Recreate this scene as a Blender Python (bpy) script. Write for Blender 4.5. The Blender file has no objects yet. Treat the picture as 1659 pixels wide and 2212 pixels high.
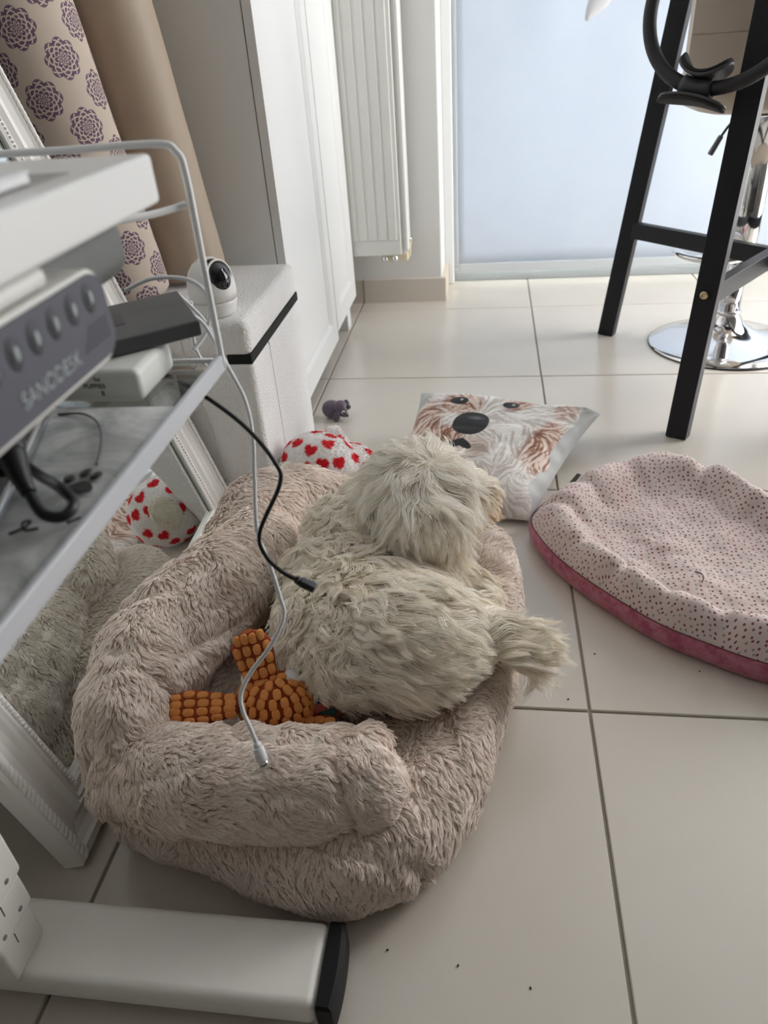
import bpy, bmesh, math, random
import numpy as np
from mathutils import Vector, Matrix
scene = bpy.context.scene
COL = scene.collection
random.seed(7)
rng = np.random.default_rng(7)

# ------------------------------------------------------------------ camera
CAM = Vector((-0.1501, -0.7434, 0.8252))
_a, _b, _c = -0.163256, 0.577102, -0.0784758
_F = Vector((math.sin(_a)*math.cos(_b), math.cos(_a)*math.cos(_b), -math.sin(_b)))
_r = Vector((math.cos(_a), -math.sin(_a), 0)); _u = _r.cross(_F)
_R = math.cos(_c)*_r + math.sin(_c)*_u
_U = -math.sin(_c)*_r + math.cos(_c)*_u
cd = bpy.data.cameras.new('camera')
cam = bpy.data.objects.new('camera', cd); COL.objects.link(cam)
M = Matrix(((_R.x, _U.x, -_F.x, CAM.x), (_R.y, _U.y, -_F.y, CAM.y), (_R.z, _U.z, -_F.z, CAM.z), (0, 0, 0, 1)))
cam.matrix_world = M
cd.sensor_fit = 'VERTICAL'
cd.lens = 6.0
cd.sensor_height = 6.0*2212/1589.05
cd.sensor_width = 6.0*1659/1589.05
cd.clip_start = 0.02; cd.clip_end = 60
cd.dof.use_dof = True
cd.dof.focus_distance = 0.98
cd.dof.aperture_fstop = 1.55
scene.camera = cam

# ------------------------------------------------------------------ daylight
world = bpy.data.worlds.new('overcast_sky'); scene.world = world
world.use_nodes = True
bg = world.node_tree.nodes['Background']
bg.inputs['Color'].default_value = (1.0, 0.975, 0.94, 1)
bg.inputs['Strength'].default_value = 2.0
world.cycles.sampling_method = 'NONE'
def window_light(name, loc, rot, sx, sy, watts):
    l = bpy.data.lights.new(name, 'AREA'); l.shape = 'RECTANGLE'; l.size = sx; l.size_y = sy
    l.energy = watts; l.color = (1.0, .985, .965)
    o = bpy.data.objects.new(name, l); COL.objects.link(o); o.location = loc; o.rotation_euler = rot
    return o
# overcast daylight arriving at the two openings of the room
window_light('side_window_daylight', (1.95, 1.50, 1.20), (0, math.radians(90), 0), 2.3, 1.10, 88)
window_light('terrace_door_daylight', (0.66, 2.40, 1.10), (math.radians(-90), 0, 0), 1.85, 2.1, 320)

scene.view_settings.view_transform = 'Standard'
scene.view_settings.look = 'None'
scene.view_settings.exposure = 0.0
scene.view_settings.gamma = 1.0
scene.view_settings.use_curve_mapping = False
scene.cycles.adaptive_threshold = 0.05
scene.cycles.use_light_tree = False
scene.cycles.max_bounces = 14
scene.cycles.blur_glossy = 0.6
scene.cycles.sample_clamp_indirect = 6.0
scene.cycles.diffuse_bounces = 12
scene.cycles.glossy_bounces = 4
scene.cycles.transparent_max_bounces = 16
scene.cycles.caustics_reflective = True
scene.cycles.caustics_refractive = False

# ------------------------------------------------------------------ materials
def N(nt, t, **kw):
    n = nt.nodes.new(t)
    for k, v in kw.items(): setattr(n, k, v)
    return n
class NT:
    """small helper for node graphs"""
    def __init__(s, mat): s.m = mat; s.nt = mat.node_tree; s.L = s.nt.links
    def new(s, t, **kw): return N(s.nt, t, **kw)
    def put(s, sock, v):
        if isinstance(v, bpy.types.NodeSocket): s.L.new(v, sock)
        elif v is not None: sock.default_value = v
    def math(s, op, a, b=None, c=None, clamp=False):
        n = s.new('ShaderNodeMath', operation=op); n.use_clamp = clamp
        s.put(n.inputs[0], a)
        if b is not None: s.put(n.inputs[1], b)
        if c is not None: s.put(n.inputs[2], c)
        return n.outputs[0]
    def mix(s, fac, a, b):
        n = s.new('ShaderNodeMix', data_type='RGBA')
        s.put(n.inputs[0], fac)
        s.put(n.inputs[6], a if isinstance(a, bpy.types.NodeSocket) else (*a[:3], 1))
        s.put(n.inputs[7], b if isinstance(b, bpy.types.NodeSocket) else (*b[:3], 1))
        return n.outputs[2]
    def noise(s, scale, detail=3, rough=.5, vec=None, dist=0):
        n = s.new('ShaderNodeTexNoise'); n.inputs['Scale'].default_value = scale; n.inputs['Detail'].default_value = detail
        n.inputs['Roughness'].default_value = rough; n.inputs['Distortion'].default_value = dist
        if vec is not None: s.L.new(vec, n.inputs['Vector'])
        return n.outputs[0]
    def ramp(s, fac, stops):
        n = s.new('ShaderNodeValToRGB'); s.L.new(fac, n.inputs[0]); e = n.color_ramp.elements
        while len(e) < len(stops): e.new(.5)
        for i, (p, c) in enumerate(stops): e[i].position = p; e[i].color = (*c[:3], 1)
        return n.outputs[0]
    def obj(s): return s.new('ShaderNodeTexCoord').outputs['Object']
    def geo(s): return s.new('ShaderNodeNewGeometry').outputs['Position']
    def uv(s): return s.new('ShaderNodeTexCoord').outputs['UV']
    def bump(s, h, strength=.3, dist=.002):
        n = s.new('ShaderNodeBump'); n.inputs['Strength'].default_value = strength; n.inputs['Distance'].default_value = dist
        s.L.new(h, n.inputs['Height']); s.L.new(n.outputs[0], s.P.inputs['Normal'])
def mat(name, color=(.8, .8, .8), rough=.5, metal=0, spec=.5, vary=0, vscale=8, bump=0, bscale=200, bdist=.001, sheen=0, coat=0, trans=0, ior=1.45, alpha=1):
    m = bpy.data.materials.new(name); m.use_nodes = True
    n = NT(m); P = n.P = m.node_tree.nodes['Principled BSDF']
    P.inputs['Base Color'].default_value = (*color, 1); P.inputs['Roughness'].default_value = rough
    P.inputs['Metallic'].default_value = metal; P.inputs['Specular IOR Level'].default_value = spec
    P.inputs['Sheen Weight'].default_value = sheen; P.inputs['Coat Weight'].default_value = coat
    P.inputs['Transmission Weight'].default_value = trans; P.inputs['IOR'].default_value = ior; P.inputs['Alpha'].default_value = alpha
    m['nt'] = 1
    if vary or bump:
        v = n.geo()
    if vary:
        f = n.noise(vscale, 4, .6, v)
        c0 = tuple(max(0, x*(1-vary)) for x in color); c1 = tuple(min(1, x*(1+vary)) for x in color)
        n.L.new(n.mix(f, c0, c1), P.inputs['Base Color'])
    if bump:
        n.bump(n.noise(bscale, 2, .5, v), bump, bdist)
    return m
def thin_glass(name, tint=(.97, .985, .985), refl=.06, rough=.01, haze=0, hcol=(.8, .82, .84)):
    m = bpy.data.materials.new(name); m.use_nodes = True; n = NT(m); nt = m.node_tree
    nt.nodes.remove(nt.nodes['Principled BSDF']); out = nt.nodes['Material Output']
    t = n.new('ShaderNodeBsdfTransparent'); t.inputs[0].default_value = (*tint, 1)
    g = n.new('ShaderNodeBsdfGlossy'); g.inputs['Roughness'].default_value = rough
    lw = n.new('ShaderNodeLayerWeight'); lw.inputs[0].default_value = .25
    mx = n.new('ShaderNodeMixShader'); n.L.new(n.math('MULTIPLY_ADD', lw.outputs['Fresnel'], .8, refl*.4), mx.inputs[0]); n.L.new(t.outputs[0], mx.inputs[1]); n.L.new(g.outputs[0], mx.inputs[2])
    last = mx
    if haze:
        d = n.new('ShaderNodeBsdfDiffuse'); d.inputs[0].default_value = (*hcol, 1)
        m2 = n.new('ShaderNodeMixShader'); m2.inputs[0].default_value = haze; n.L.new(mx.outputs[0], m2.inputs[1]); n.L.new(d.outputs[0], m2.inputs[2]); last = m2
    n.L.new(last.outputs[0], out.inputs['Surface'])
    return m
def nodes_of(m):
    n = NT(m); n.P = m.node_tree.nodes['Principled BSDF']; return n

# ------------------------------------------------------------------ mesh helpers
class MB:
    def __init__(s): s.v = []; s.f = []; s.sm = []
    def add(s, verts, faces, smooth=False):
        o = len(s.v); s.v += [tuple(map(float, p)) for p in verts]
        s.f += [tuple(i+o for i in f) for f in faces]; s.sm += [smooth]*len(faces); return s
    def box(s, lo, hi, rot=None, piv=None):
        x0, y0, z0 = lo; x1, y1, z1 = hi
        vs = [(x, y, z) for z in (z0, z1) for y in (y0, y1) for x in (x0, x1)]
        if rot is not None:
            pv = Vector(piv); vs = [tuple(rot @ (Vector(p)-pv)+pv) for p in vs]
        return s.add(vs, [(0, 2, 3, 1), (4, 5, 7, 6), (0, 1, 5, 4), (2, 6, 7, 3), (0, 4, 6, 2), (1, 3, 7, 5)])
    def prism(s, a, b, wa, wb=None, up=(0, 0, 1), da=None, db=None):
        """bar with rectangular section from a to b; w = width, d = depth"""
        a = Vector(a); b = Vector(b); t = (b-a).normalized(); x = t.cross(Vector(up)).normalized(); y = x.cross(t)
        wb = wa if wb is None else wb; da = wa if da is None else da; db = da if db is None else db
        vs = []
        for p, w, d in ((a, wa, da), (b, wb, db)):
            for sx, sy in ((-1, -1), (1, -1), (1, 1), (-1, 1)): vs.append(p + x*(sx*w/2) + y*(sy*d/2))
        return s.add(vs, [(0, 1, 2, 3), (7, 6, 5, 4), (0, 4, 5, 1), (1, 5, 6, 2), (2, 6, 7, 3), (3, 7, 4, 0)])
    def tube(s, pts, rad, seg=12, caps=True, flat=None, closed=False):
        """swept round section; rad number or list; flat = (sx,sy) scaling"""
        pts = [Vector(p) for p in pts]; n = len(pts)
        rad = [rad]*n if isinstance(rad, (int, float)) else list(rad)
        T = []
        for i in range(n):
            if closed: t = pts[(i+1) % n]-pts[i-1]
            else: t = pts[min(i+1, n-1)]-pts[max(i-1, 0)]
            T.append(t.normalized())
        ref = Vector((0, 0, 1)) if abs(T[0].z) < .9 else Vector((1, 0, 0))
        x = T[0].cross(ref).normalized(); vs = []; fs = []
        for i in range(n):
            x = (x - T[i]*x.dot(T[i])).normalized(); y = T[i].cross(x)
            for k in range(seg):
                a = 2*math.pi*k/seg
                vs.append(pts[i] + rad[i]*(math.cos(a)*x*(flat[0] if flat else 1) + math.sin(a)*y*(flat[1] if flat else 1)))
        m = n if closed else n-1
        for i in range(m):
            j = (i+1) % n
            for k in range(seg):
                l = (k+1) % seg
                fs.append((i*seg+k, i*seg+l, j*seg+l, j*seg+k))
        s.add(vs, fs, True)
        if caps and not closed:
            o = len(s.v)-n*seg
            s.f.append(tuple(o+k for k in reversed(range(seg)))); s.sm.append(False)
            s.f.append(tuple(o+(n-1)*seg+k for k in range(seg))); s.sm.append(False)
        return s
    def lathe(s, prof, c=(0, 0, 0), seg=32, mtx=None, smooth=True):
        """prof list of (r,z)"""
        vs = []; fs = []; n = len(prof); c = Vector(c)
        for r, z in prof:
            for k in range(seg):
                a = 2*math.pi*k/seg; p = Vector((r*math.cos(a), r*math.sin(a), z))
                if mtx is not None: p = mtx @ p
                vs.append(p+c)
        for i in range(n-1):
            for k in range(seg):
                l = (k+1) % seg; fs.append((i*seg+k, i*seg+l, (i+1)*seg+l, (i+1)*seg+k))
        s.add(vs, fs, smooth)
        o = len(s.v)-n*seg
        if prof[0][0] > 1e-6: s.f.append(tuple(o+k for k in reversed(range(seg)))); s.sm.append(False)
        if prof[-1][0] > 1e-6: s.f.append(tuple(o+(n-1)*seg+k for k in range(seg))); s.sm.append(False)
        return s
    def grid(s, P, wrap_u=False, wrap_v=False, smooth=True):
        """P array (nu,nv,3)"""
        nu, nv = P.shape[:2]; fs = []
        for i in range(nu if wrap_u else nu-1):
            for j in range(nv if wrap_v else nv-1):
                i2 = (i+1) % nu; j2 = (j+1) % nv
                fs.append((i*nv+j, i2*nv+j, i2*nv+j2, i*nv+j2))
        return s.add(P.reshape(-1, 3), fs, smooth)
    def ellipsoid(s, c, r, seg=24, rings=14, mtx=None):
        P = []
        for i in range(1, rings):
            t = math.pi*i/rings
            P.append((math.sin(t), math.cos(t)))
        vs = [Vector((0, 0, r[2]))]; fs = []
        for (sr, cz) in P:
            for k in range(seg):
                a = 2*math.pi*k/seg; vs.append(Vector((r[0]*sr*math.cos(a), r[1]*sr*math.sin(a), r[2]*cz)))
        vs.append(Vector((0, 0, -r[2])))
        for k in range(seg):
            l = (k+1) % seg; fs.append((0, 1+k, 1+l))
            for i in range(rings-2): fs.append((1+i*seg+k, 1+(i+1)*seg+k, 1+(i+1)*seg+l, 1+i*seg+l))
            fs.append((1+(rings-2)*seg+k, len(vs)-1, 1+(rings-2)*seg+l))
        c = Vector(c)
        vs = [(mtx @ p if mtx is not None else p)+c for p in vs]
        return s.add(vs, fs, True)
    def mesh(s, name):
        me = bpy.data.meshes.new(name); me.from_pydata(s.v, [], s.f)
        me.polygons.foreach_set('use_smooth', s.sm); me.update(); return me
def tag(o, label=None, cat=None, group=None, kind=None):
    if label: o['label'] = label
    if cat: o['category'] = cat
    if group: o['group'] = group
    if kind: o['kind'] = kind
    return o
def setparent(o, p):
    o.parent = p; o.matrix_parent_inverse = Matrix.Translation(-p.location) if p.type == 'EMPTY' else Matrix()
    if p.type != 'EMPTY': o.matrix_parent_inverse = p.matrix_basis.inverted()
def obj(name, mb, m, parent=None, bevel=0, seg=2, smooth_angle=None):
    me = mb if isinstance(mb, bpy.types.Mesh) else mb.mesh(name)
    o = bpy.data.objects.new(name, me); COL.objects.link(o)
    if m is not None and not me.materials: me.materials.append(m)
    if parent is not None: setparent(o, parent)
    if bevel:
        b = o.modifiers.new('edge', 'BEVEL'); b.width = bevel; b.segments = seg; b.limit_method = 'ANGLE'; b.angle_limit = math.radians(40)
        for p in me.polygons: p.use_smooth = True
        w = o.modifiers.new('normals', 'WEIGHTED_NORMAL'); w.keep_sharp = True
    return o
def text_mesh(name, body, size, extrude, mtx, m, parent, shear=0):
    cu = bpy.data.curves.new('tmp_text', 'FONT'); cu.body = body; cu.size = size; cu.extrude = extrude; cu.shear = shear
    t = bpy.data.objects.new('tmp_text', cu); COL.objects.link(t)
    dg = bpy.context.evaluated_depsgraph_get()
    me = bpy.data.meshes.new_from_object(t.evaluated_get(dg), depsgraph=dg); me.name = name
    bpy.data.objects.remove(t); bpy.data.curves.remove(cu)
    me.transform(mtx); me.materials.clear()
    return obj(name, me, m, parent)
def thing(name, label, cat, loc=(0, 0, 0), group=None):
    o = bpy.data.objects.new(name, None); COL.objects.link(o); o.location = loc; o.empty_display_size = .05
    return tag(o, label, cat, group)
def struct(name, mb, m, bevel=0, label=None):
    o = obj(name, mb, m, None, bevel); o['kind'] = 'structure'
    if label: o['label'] = label
    return o
def spline(pts, n=8, closed=False):
    """Catmull-Rom through pts"""
    P = [Vector(p) for p in pts]; out = []; m = len(P)
    for i in range(m if closed else m-1):
        if closed: p0, p1, p2, p3 = P[i-1], P[i], P[(i+1) % m], P[(i+2) % m]
        else: p0, p1, p2, p3 = P[max(i-1, 0)], P[i], P[i+1], P[min(i+2, m-1)]
        for k in range(n):
            t = k/n
            out.append(.5*((2*p1)+(-p0+p2)*t+(2*p0-5*p1+4*p2-p3)*t*t+(-p0+3*p1-3*p2+p3)*t**3))
    if not closed: out.append(P[-1])
    return out
# smooth value noise on numpy points
_perm = rng.permutation(4096); _val = rng.uniform(-1, 1, 4096)
def vnoise(p, scale=1.0, off=0):
    p = np.asarray(p, float)*scale + off
    i = np.floor(p).astype(int); f = p-i; f = f*f*(3-2*f); out = 0
    for dx in (0, 1):
        for dy in (0, 1):
            for dz in (0, 1):
                h = _perm[(i[..., 0]+dx) & 4095]; h = _perm[(h+i[..., 1]+dy) & 4095]; h = _perm[(h+i[..., 2]+dz) & 4095]
                w = (f[..., 0] if dx else 1-f[..., 0])*(f[..., 1] if dy else 1-f[..., 1])*(f[..., 2] if dz else 1-f[..., 2])
                out = out + w*_val[h]
    return out
# ------------------------------------------------------------------ the room
T = 0.6
M_wall = mat('wall_paint', (.70, .70, .69), .8, vary=.03, vscale=3, bump=.05, bscale=500)
M_white = mat('white_lacquer', (.80, .81, .80), .35)
M_ceil = mat('ceiling_paint', (.8, .8, .8), .9, vary=.01)
M_grout = mat('grout', (.30, .272, .235), .9, vary=.15, vscale=60)
M_tile = mat('beige_tile', (.60, .565, .51), .32, spec=.8)
n = nodes_of(M_tile); pos = n.geo()
oi = n.new('ShaderNodeObjectInfo').outputs['Random']
f1 = n.noise(3.5, 5, .6, pos); f2 = n.noise(40, 4, .6, pos)
col = n.mix(n.math('MULTIPLY', f1, 1.0), (.56, .515, .45), (.67, .63, .57))
col = n.mix(n.math('MULTIPLY', f2, .12), col, (.52, .49, .44))
spk = n.ramp(n.noise(420, 1, .5, pos), [(.70, (0, 0, 0)), (.74, (1, 1, 1))])
col = n.mix(n.math('MULTIPLY', spk, .10), col, (.40, .36, .31))
n.L.new(n.mix(n.math('MULTIPLY', oi, .22), col, (.56, .53, .48)), n.P.inputs['Base Color'])
n.put(n.P.inputs['Roughness'], n.math('MULTIPLY_ADD', f1, .06, .19))
n.bump(n.noise(14, 2, .5, pos), .03, .001)

XL, XR, YF, YN, ZC = -1.2, 1.75, 2.25, -5.0, 2.55
fl = struct('floor', MB().box((XL-.2, YN-.2, -.06), (XR+.2, 2.6, -.0035)), M_grout, label='grout bed under the beige floor tiles')
g = .0022
tile_me = None
for i in range(-2, 3):
    for j in range(-9, 4):
        if tile_me is None:
            tile_me = MB().box((g, g, -.008), (T-g, T-g, 0)).mesh('tile'); tile_me.materials.append(M_tile)
        o = bpy.data.objects.new('tile', tile_me); COL.objects.link(o); o.location = (i*T, j*T, 0)
        b = o.modifiers.new('edge', 'BEVEL'); b.width = .0012; b.segments = 1
        setparent(o, fl)
struct('wall_left', MB().box((XL-.1, YN, 0), (XL, 1.905, ZC)), M_wall)
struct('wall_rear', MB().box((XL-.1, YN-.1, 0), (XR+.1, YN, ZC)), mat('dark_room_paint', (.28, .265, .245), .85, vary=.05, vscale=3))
struct('ceiling', MB().box((XL-.1, YN-.1, ZC), (XR+.1, 2.5, ZC+.1)), M_ceil)
# right wall with a wide window opening
wr = MB().box((XR, YN, 0), (XR+.25, 0.92, ZC)).box((XR, 2.08, 0), (XR+.25, 2.5, ZC)).box((XR, 0.92, 0), (XR+.25, 2.08, .03)).box((XR, 0.92, 2.37), (XR+.25, 2.08, ZC))
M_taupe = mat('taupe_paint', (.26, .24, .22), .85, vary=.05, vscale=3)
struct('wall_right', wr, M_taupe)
# back wall: stub behind the radiator, lintel over the door, pier at the right
struct('wall_back', MB().box((XL-.1, 1.905, 0), (-.311, 2.45, ZC)).box((-.311, 1.905, 2.17), (1.64, 2.45, ZC)).box((1.64, 1.905, 0), (XR+.1, 2.45, ZC)), M_wall, bevel=.006)
# tile skirting
M_skirt = mat('skirting_tile', (.58, .53, .47), .4, vary=.06, vscale=12)
bb = struct('baseboard_back', MB().box((-1.2, 1.893, -.002), (-.595, 1.906, .083)), M_skirt, label='beige tile skirting along the back wall')
for a, b in ((-.5935, -.297),):
    obj('tile', MB().box((a, 1.891, -.002), (b, 1.906, .083)), M_skirt, bb, .002)
obj('tile', MB().box((-.312, 1.907, -.002), (-.298, 2.09, .083)), mat('skirting_tile_cream', (.66, .58, .46), .4), bb, .002)
struct('baseboard_left', MB().box((XL, YN, -.002), (XL+.012, .88, .083)), M_skirt)

# ---- terrace door: white frame, glass, pale blind in front of the glass
M_frame = mat('door_frame_white', (.80, .82, .82), .3)
dr = struct('door_1', MB().box((-.311, 2.10, 0), (-.277, 2.20, 2.17)).box((1.60, 2.10, 0), (1.64, 2.20, 2.17)).box((-.277, 2.10, 2.12), (1.60, 2.20, 2.17)), M_frame, .004, label='white framed terrace door behind a pale blind')
obj('bottom_rail', MB().box((-.277, 2.135, 0), (1.60, 2.185, .05)), mat('rail_grey', (.42, .44, .44), .5, vary=.12, vscale=90), dr, .003)
obj('stile', MB().box((.70, 2.15, .05), (.78, 2.19, 2.12)), M_frame, dr, .003)
M_glass = thin_glass('door_glass')
obj('pane', MB().box((-.277, 2.166, .05), (.70, 2.172, 2.12)), M_glass, dr)
obj('pane', MB().box((.78, 2.166, .05), (1.60, 2.172, 2.12)), M_glass, dr)
# blind: thin woven fabric, lets part of the daylight through
M_blind = bpy.data.materials.new('sheer_blind'); M_blind.use_nodes = True
n = NT(M_blind); nt = M_blind.node_tree; out = nt.nodes['Material Output']; nt.nodes.remove(nt.nodes['Principled BSDF'])
pos = n.geo()
wv = n.noise(7, 5, .65, pos)
cl = n.mix(wv, (.56, .61, .68), (.62, .665, .725))
d = n.new('ShaderNodeBsdfDiffuse'); n.L.new(cl, d.inputs[0])
t = n.new('ShaderNodeBsdfTranslucent'); n.L.new(cl, t.inputs[0])
a = n.new('ShaderNodeMixShader'); a.inputs[0].default_value = .16; n.L.new(d.outputs[0], a.inputs[1]); n.L.new(t.outputs[0], a.inputs[2])
tr = n.new('ShaderNodeBsdfTransparent'); tr.inputs[0].default_value = (1, 1, 1, 1)
b = n.new('ShaderNodeMixShader'); b.inputs[0].default_value = .9955; n.L.new(tr.outputs[0], b.inputs[1]); n.L.new(a.outputs[0], b.inputs[2])
n.L.new(b.outputs[0], out.inputs['Surface'])
bl = thing('window_blind', 'pale translucent roller blind hanging over the terrace door', 'blind', (.25, 2.115, .04))
P = np.zeros((90, 40, 3)); xs = np.linspace(-.256, 1.58, 90); zs = np.linspace(.065, 2.10, 40)
P[..., 0] = xs[:, None]; P[..., 2] = zs[None, :]
P[..., 1] = 2.112 + .003*np.sin(xs*9+.7)[:, None]*np.ones(40)[None, :] + .002*vnoise(P*np.array([6, 1, 1.5]))
o = obj('fabric', MB().grid(P), M_blind, bl); so = o.modifiers.new('thick', 'SOLIDIFY'); so.thickness = .0006
M_hem = mat('blind_hem', (.60, .64, .67), .6)
obj('hem', MB().box((-.257, 2.107, .04), (1.58, 2.117, .072)), M_hem, bl, .003)
obj('side_hem', MB().box((-.261, 2.110, .04), (-.252, 2.115, 2.10)), M_hem, bl, .001)
obj('glass_gap_cover', MB().box((-.2785, 2.118, .05), (-.2565, 2.128, 2.10)), mat('glass_gap_cover_grey', (.62, .64, .66), .5), bl, .002)  # added strip that greys out the overbright glass gap beside the blind
obj('head_tube', MB().tube([(-.26, 2.115, 2.10), (1.58, 2.115, 2.10)], .022), M_white, bl)
# terrace outside
struct('terrace_ground', MB().box((-3, 2.6, -.15), (12, 12, -.10)), mat('terrace_paving', (.55, .55, .54), .8, vary=.1, vscale=2))
struct('side_ground', MB().box((2.05, -8, -.15), (12, 2.6, -.10)), mat('side_paving', (.5, .5, .48), .8, vary=.1, vscale=2))
# side window
w1 = struct('window_1', MB().box((1.83, 0.92, .03), (1.90, 0.98, 2.37)).box((1.83, 2.02, .03), (1.90, 2.08, 2.37)).box((1.83, .98, .03), (1.90, 2.02, .09)).box((1.83, .98, 2.31), (1.90, 2.02, 2.37)).box((1.83, 1.47, .09), (1.90, 1.53, 2.31)), M_frame, .003, label='white framed side window')

# ---- radiator
rd = thing('radiator', 'tall white panel radiator on the wall beside the terrace door', 'radiator', (-.5, 1.82, .19))
M_rad = mat('radiator_enamel', (.74, .75, .72), .35)
obj('body', MB().box((-.86, 1.785, .195), (-.424, 1.862, 2.0)), M_rad, rd, .004)
obj('front_panel', MB().box((-.86, 1.774, .195), (-.436, 1.786, 2.0)), M_rad, rd, .004)
obj('side_panel', MB().box((-.425, 1.778, .205), (-.414, 1.866, 1.99)), M_rad, rd, .003)
rib_me = MB().box((-.0125, -.0022, .0), (.0125, .003, 1.70)).mesh('rib'); rib_me.materials.append(M_rad)
for k in range(12):
    x = -.462-.0333*k
    o = bpy.data.objects.new('rib', rib_me); COL.objects.link(o); o.location = (x, 1.773, .245)
    b = o.modifiers.new('edge', 'BEVEL'); b.width = .0022; b.segments = 3
    setparent(o, rd)
M_chrome = mat('chrome', (.78, .78, .79), .08, metal=1)
M_brass = mat('aged_brass', (.62, .50, .30), .3, metal=1)
M_ivory = mat('ivory_plastic', (.78, .68, .50), .45)
for x in (-.497, -.463):
    obj('valve', MB().lathe([(.009, 0), (.011, .003), (.011, .012), (.008, .016), (.008, .02)], (x, 1.80, .172), 16), M_chrome, rd)
obj('valve_cover', MB().box((-.51, 1.815, .165), (-.420, 1.862, .196)), M_ivory, rd, .004)
obj('bracket', MB().prism((-.421, 1.84, .175), (-.413, 1.84, .235), .02, da=.012), M_ivory, rd, .002)
obj('bleed_screw', MB().tube([(-.415, 1.83, .235), (-.409, 1.83, .235)], .005, 10), M_chrome, rd)

# ---- wardrobes with framed doors
M_ward = mat('wardrobe_white', (.78, .785, .78), .42)
def wardrobe(label, y0, y1, zb, end):
    w = thing('wardrobe', label, 'wardrobe', (-.9, (y0+y1)/2, 0), 'white wardrobes along the wall')
    obj('body', MB().box((-1.185, y0, zb), (-.6215, y1, 2.2)), M_ward, w, .002)
    t0, t1 = -.6195, -.600
    dz0 = zb-.004; s = .062
    rails = MB().box((t0, y0+.0015, dz0), (t1, y0+s, 2.2)).box((t0, y1-s, dz0), (t1, y1-.0015, 2.2)).box((t0, y0+s, dz0), (t1, y1-s, dz0+s)).box((t0, y0+s, 2.14), (t1, y1-s, 2.2))
    d = obj('door', rails, M_ward, w, .0012)
    obj('panel', MB().box((t0, y0+s-.002, dz0+s-.002), (t1-.010, y1-s+.002, 2.142)), M_ward, d)
    # sloping moulding between rail and panel
    mo = MB(); q = .010
    Y0, Y1, Z0, Z1 = y0+s, y1-s, dz0+s, 2.14
    for (ya, za, yb, zb2, ny, nz) in ((Y0, Z0, Y1, Z0, 0, 1), (Y0, Z1, Y1, Z1, 0, -1), (Y0, Z0, Y0, Z1, 1, 0), (Y1, Z0, Y1, Z1, -1, 0)):
        if nz: vs = [(t1-.001, ya, za), (t1-.001, yb, zb2), (t1-.0095, yb-q, zb2+nz*q), (t1-.0095, ya+q, za+nz*q)]
        else: vs = [(t1-.001, ya, za), (t1-.001, yb, zb2), (t1-.0095, yb+ny*q, zb2-q), (t1-.0095, ya+ny*q, za+q)]
        mo.add(vs, [(0, 1, 2, 3)])
    obj('moulding', mo, M_ward, d)
    for yy in (y0+.03, y1-.08):
        for xx in (-.70, -1.12):
            obj('leg', MB().box((xx, yy, 0), (xx+.06, yy+.05, zb)), M_ward, w, .002)
    return w
wardrobe('white wardrobe with framed door right behind the fleecy white pet step', .905, 1.398, .05, 0)
wardrobe('white wardrobe with framed door next to the radiator', 1.403, 1.762, .072, 1)
obj_leg = obj('leg', MB().box((-.66, 1.60, 0), (-.606, 1.655, .072)), M_ward, bpy.data.objects['wardrobe.001'], .002)
# ------------------------------------------------------------------ leaning mirror
mir = thing('floor_mirror', 'large mirror in an ornate white frame leaning behind the fleecy armchair bed', 'mirror', (-.63, .09, 0))
MO = Vector((-.622, -.288, 0)); MW = .7533
m_y = (Vector((-.642, .465, 0))-MO).normalized()
th = math.radians(15.9)
m_h = Vector((-m_y.y, m_y.x, 0)).normalized()          # horizontal, pointing to -X
m_u = (m_h*math.sin(th)+Vector((0, 0, 1))*math.cos(th)).normalized()
m_n = m_y.cross(m_u).normalized()
if m_n.x < 0: m_n = -m_n
MH = 1.86
def mp(s, t, nn=0): return MO + m_y*s + m_u*t + m_n*nn + Vector((0, 0, .009))
M_mfr = mat('mirror_frame_paint', (.88, .87, .85), .33, vary=.04, vscale=30)
prof = [(0, -.030), (0, -.004), (.004, 0), (.015, .001), (.018, -.004), (.026, -.010), (.036, -.012), (.044, -.009), (.048, -.003), (.051, -.001), (.054, -.006), (.057, -.002), (.060, -.006), (.064, -.006), (.070, -.006), (.074, -.009), (.074, -.030)]
def rail(name, s0, t0, s1, t1, ins):
    """mitred rail between outer corners; ins = inward direction (ds,dt)"""
    a = np.array([s0, t0]); b = np.array([s1, t1]); d = (b-a)/np.linalg.norm(b-a); ins = np.array(ins)
    vs = []
    for k, (e, sg) in enumerate(((a, 1), (b, -1))):
        for (w, h) in prof:
            q = e + ins*w + d*sg*w; vs.append(mp(q[0], q[1], h))
    m = len(prof); fs = [(i, i+1, m+i+1, m+i) for i in range(m-1)] + [(m-1, 0, m, 2*m-1)]
    return obj(name, MB().add(vs, fs, False), M_mfr, mir)
r_near = rail('frame_stile', 0, 0, 0, MH, (1, 0)); r_far = rail('frame_stile', MW, MH, MW, 0, (-1, 0))
r_bot = rail('frame_rail', MW, 0, 0, 0, (0, 1)); r_top = rail('frame_rail', 0, MH, MW, MH, (0, -1))
def trims(par, fn, L):
    rp = MB(); k = 0; t = .012
    while t < L-.01:
        c = fn(.0095, t, .0025); ax = fn(.0125, t+.006, .004)-fn(.0065, t-.006, .001)
        q = Vector((0, 0, 1)).rotation_difference(ax.normalized()).to_matrix()
        rp.ellipsoid(c, (.0036, .0036, .0085), 8, 6, q); t += .0085
    obj('rope_trim', rp, M_mfr, par)
    bd = MB(); t = .07
    while t < L-.07:
        bd.ellipsoid(fn(.0665, t, -.0045), (.0026, .0026, .0026), 7, 5); t += .0062
    obj('bead_trim', bd, M_mfr, par)
trims(r_near, lambda w, t, h: mp(w, t, h), 1.0)
trims(r_far, lambda w, t, h: mp(MW-w, t, h), 1.5)
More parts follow.
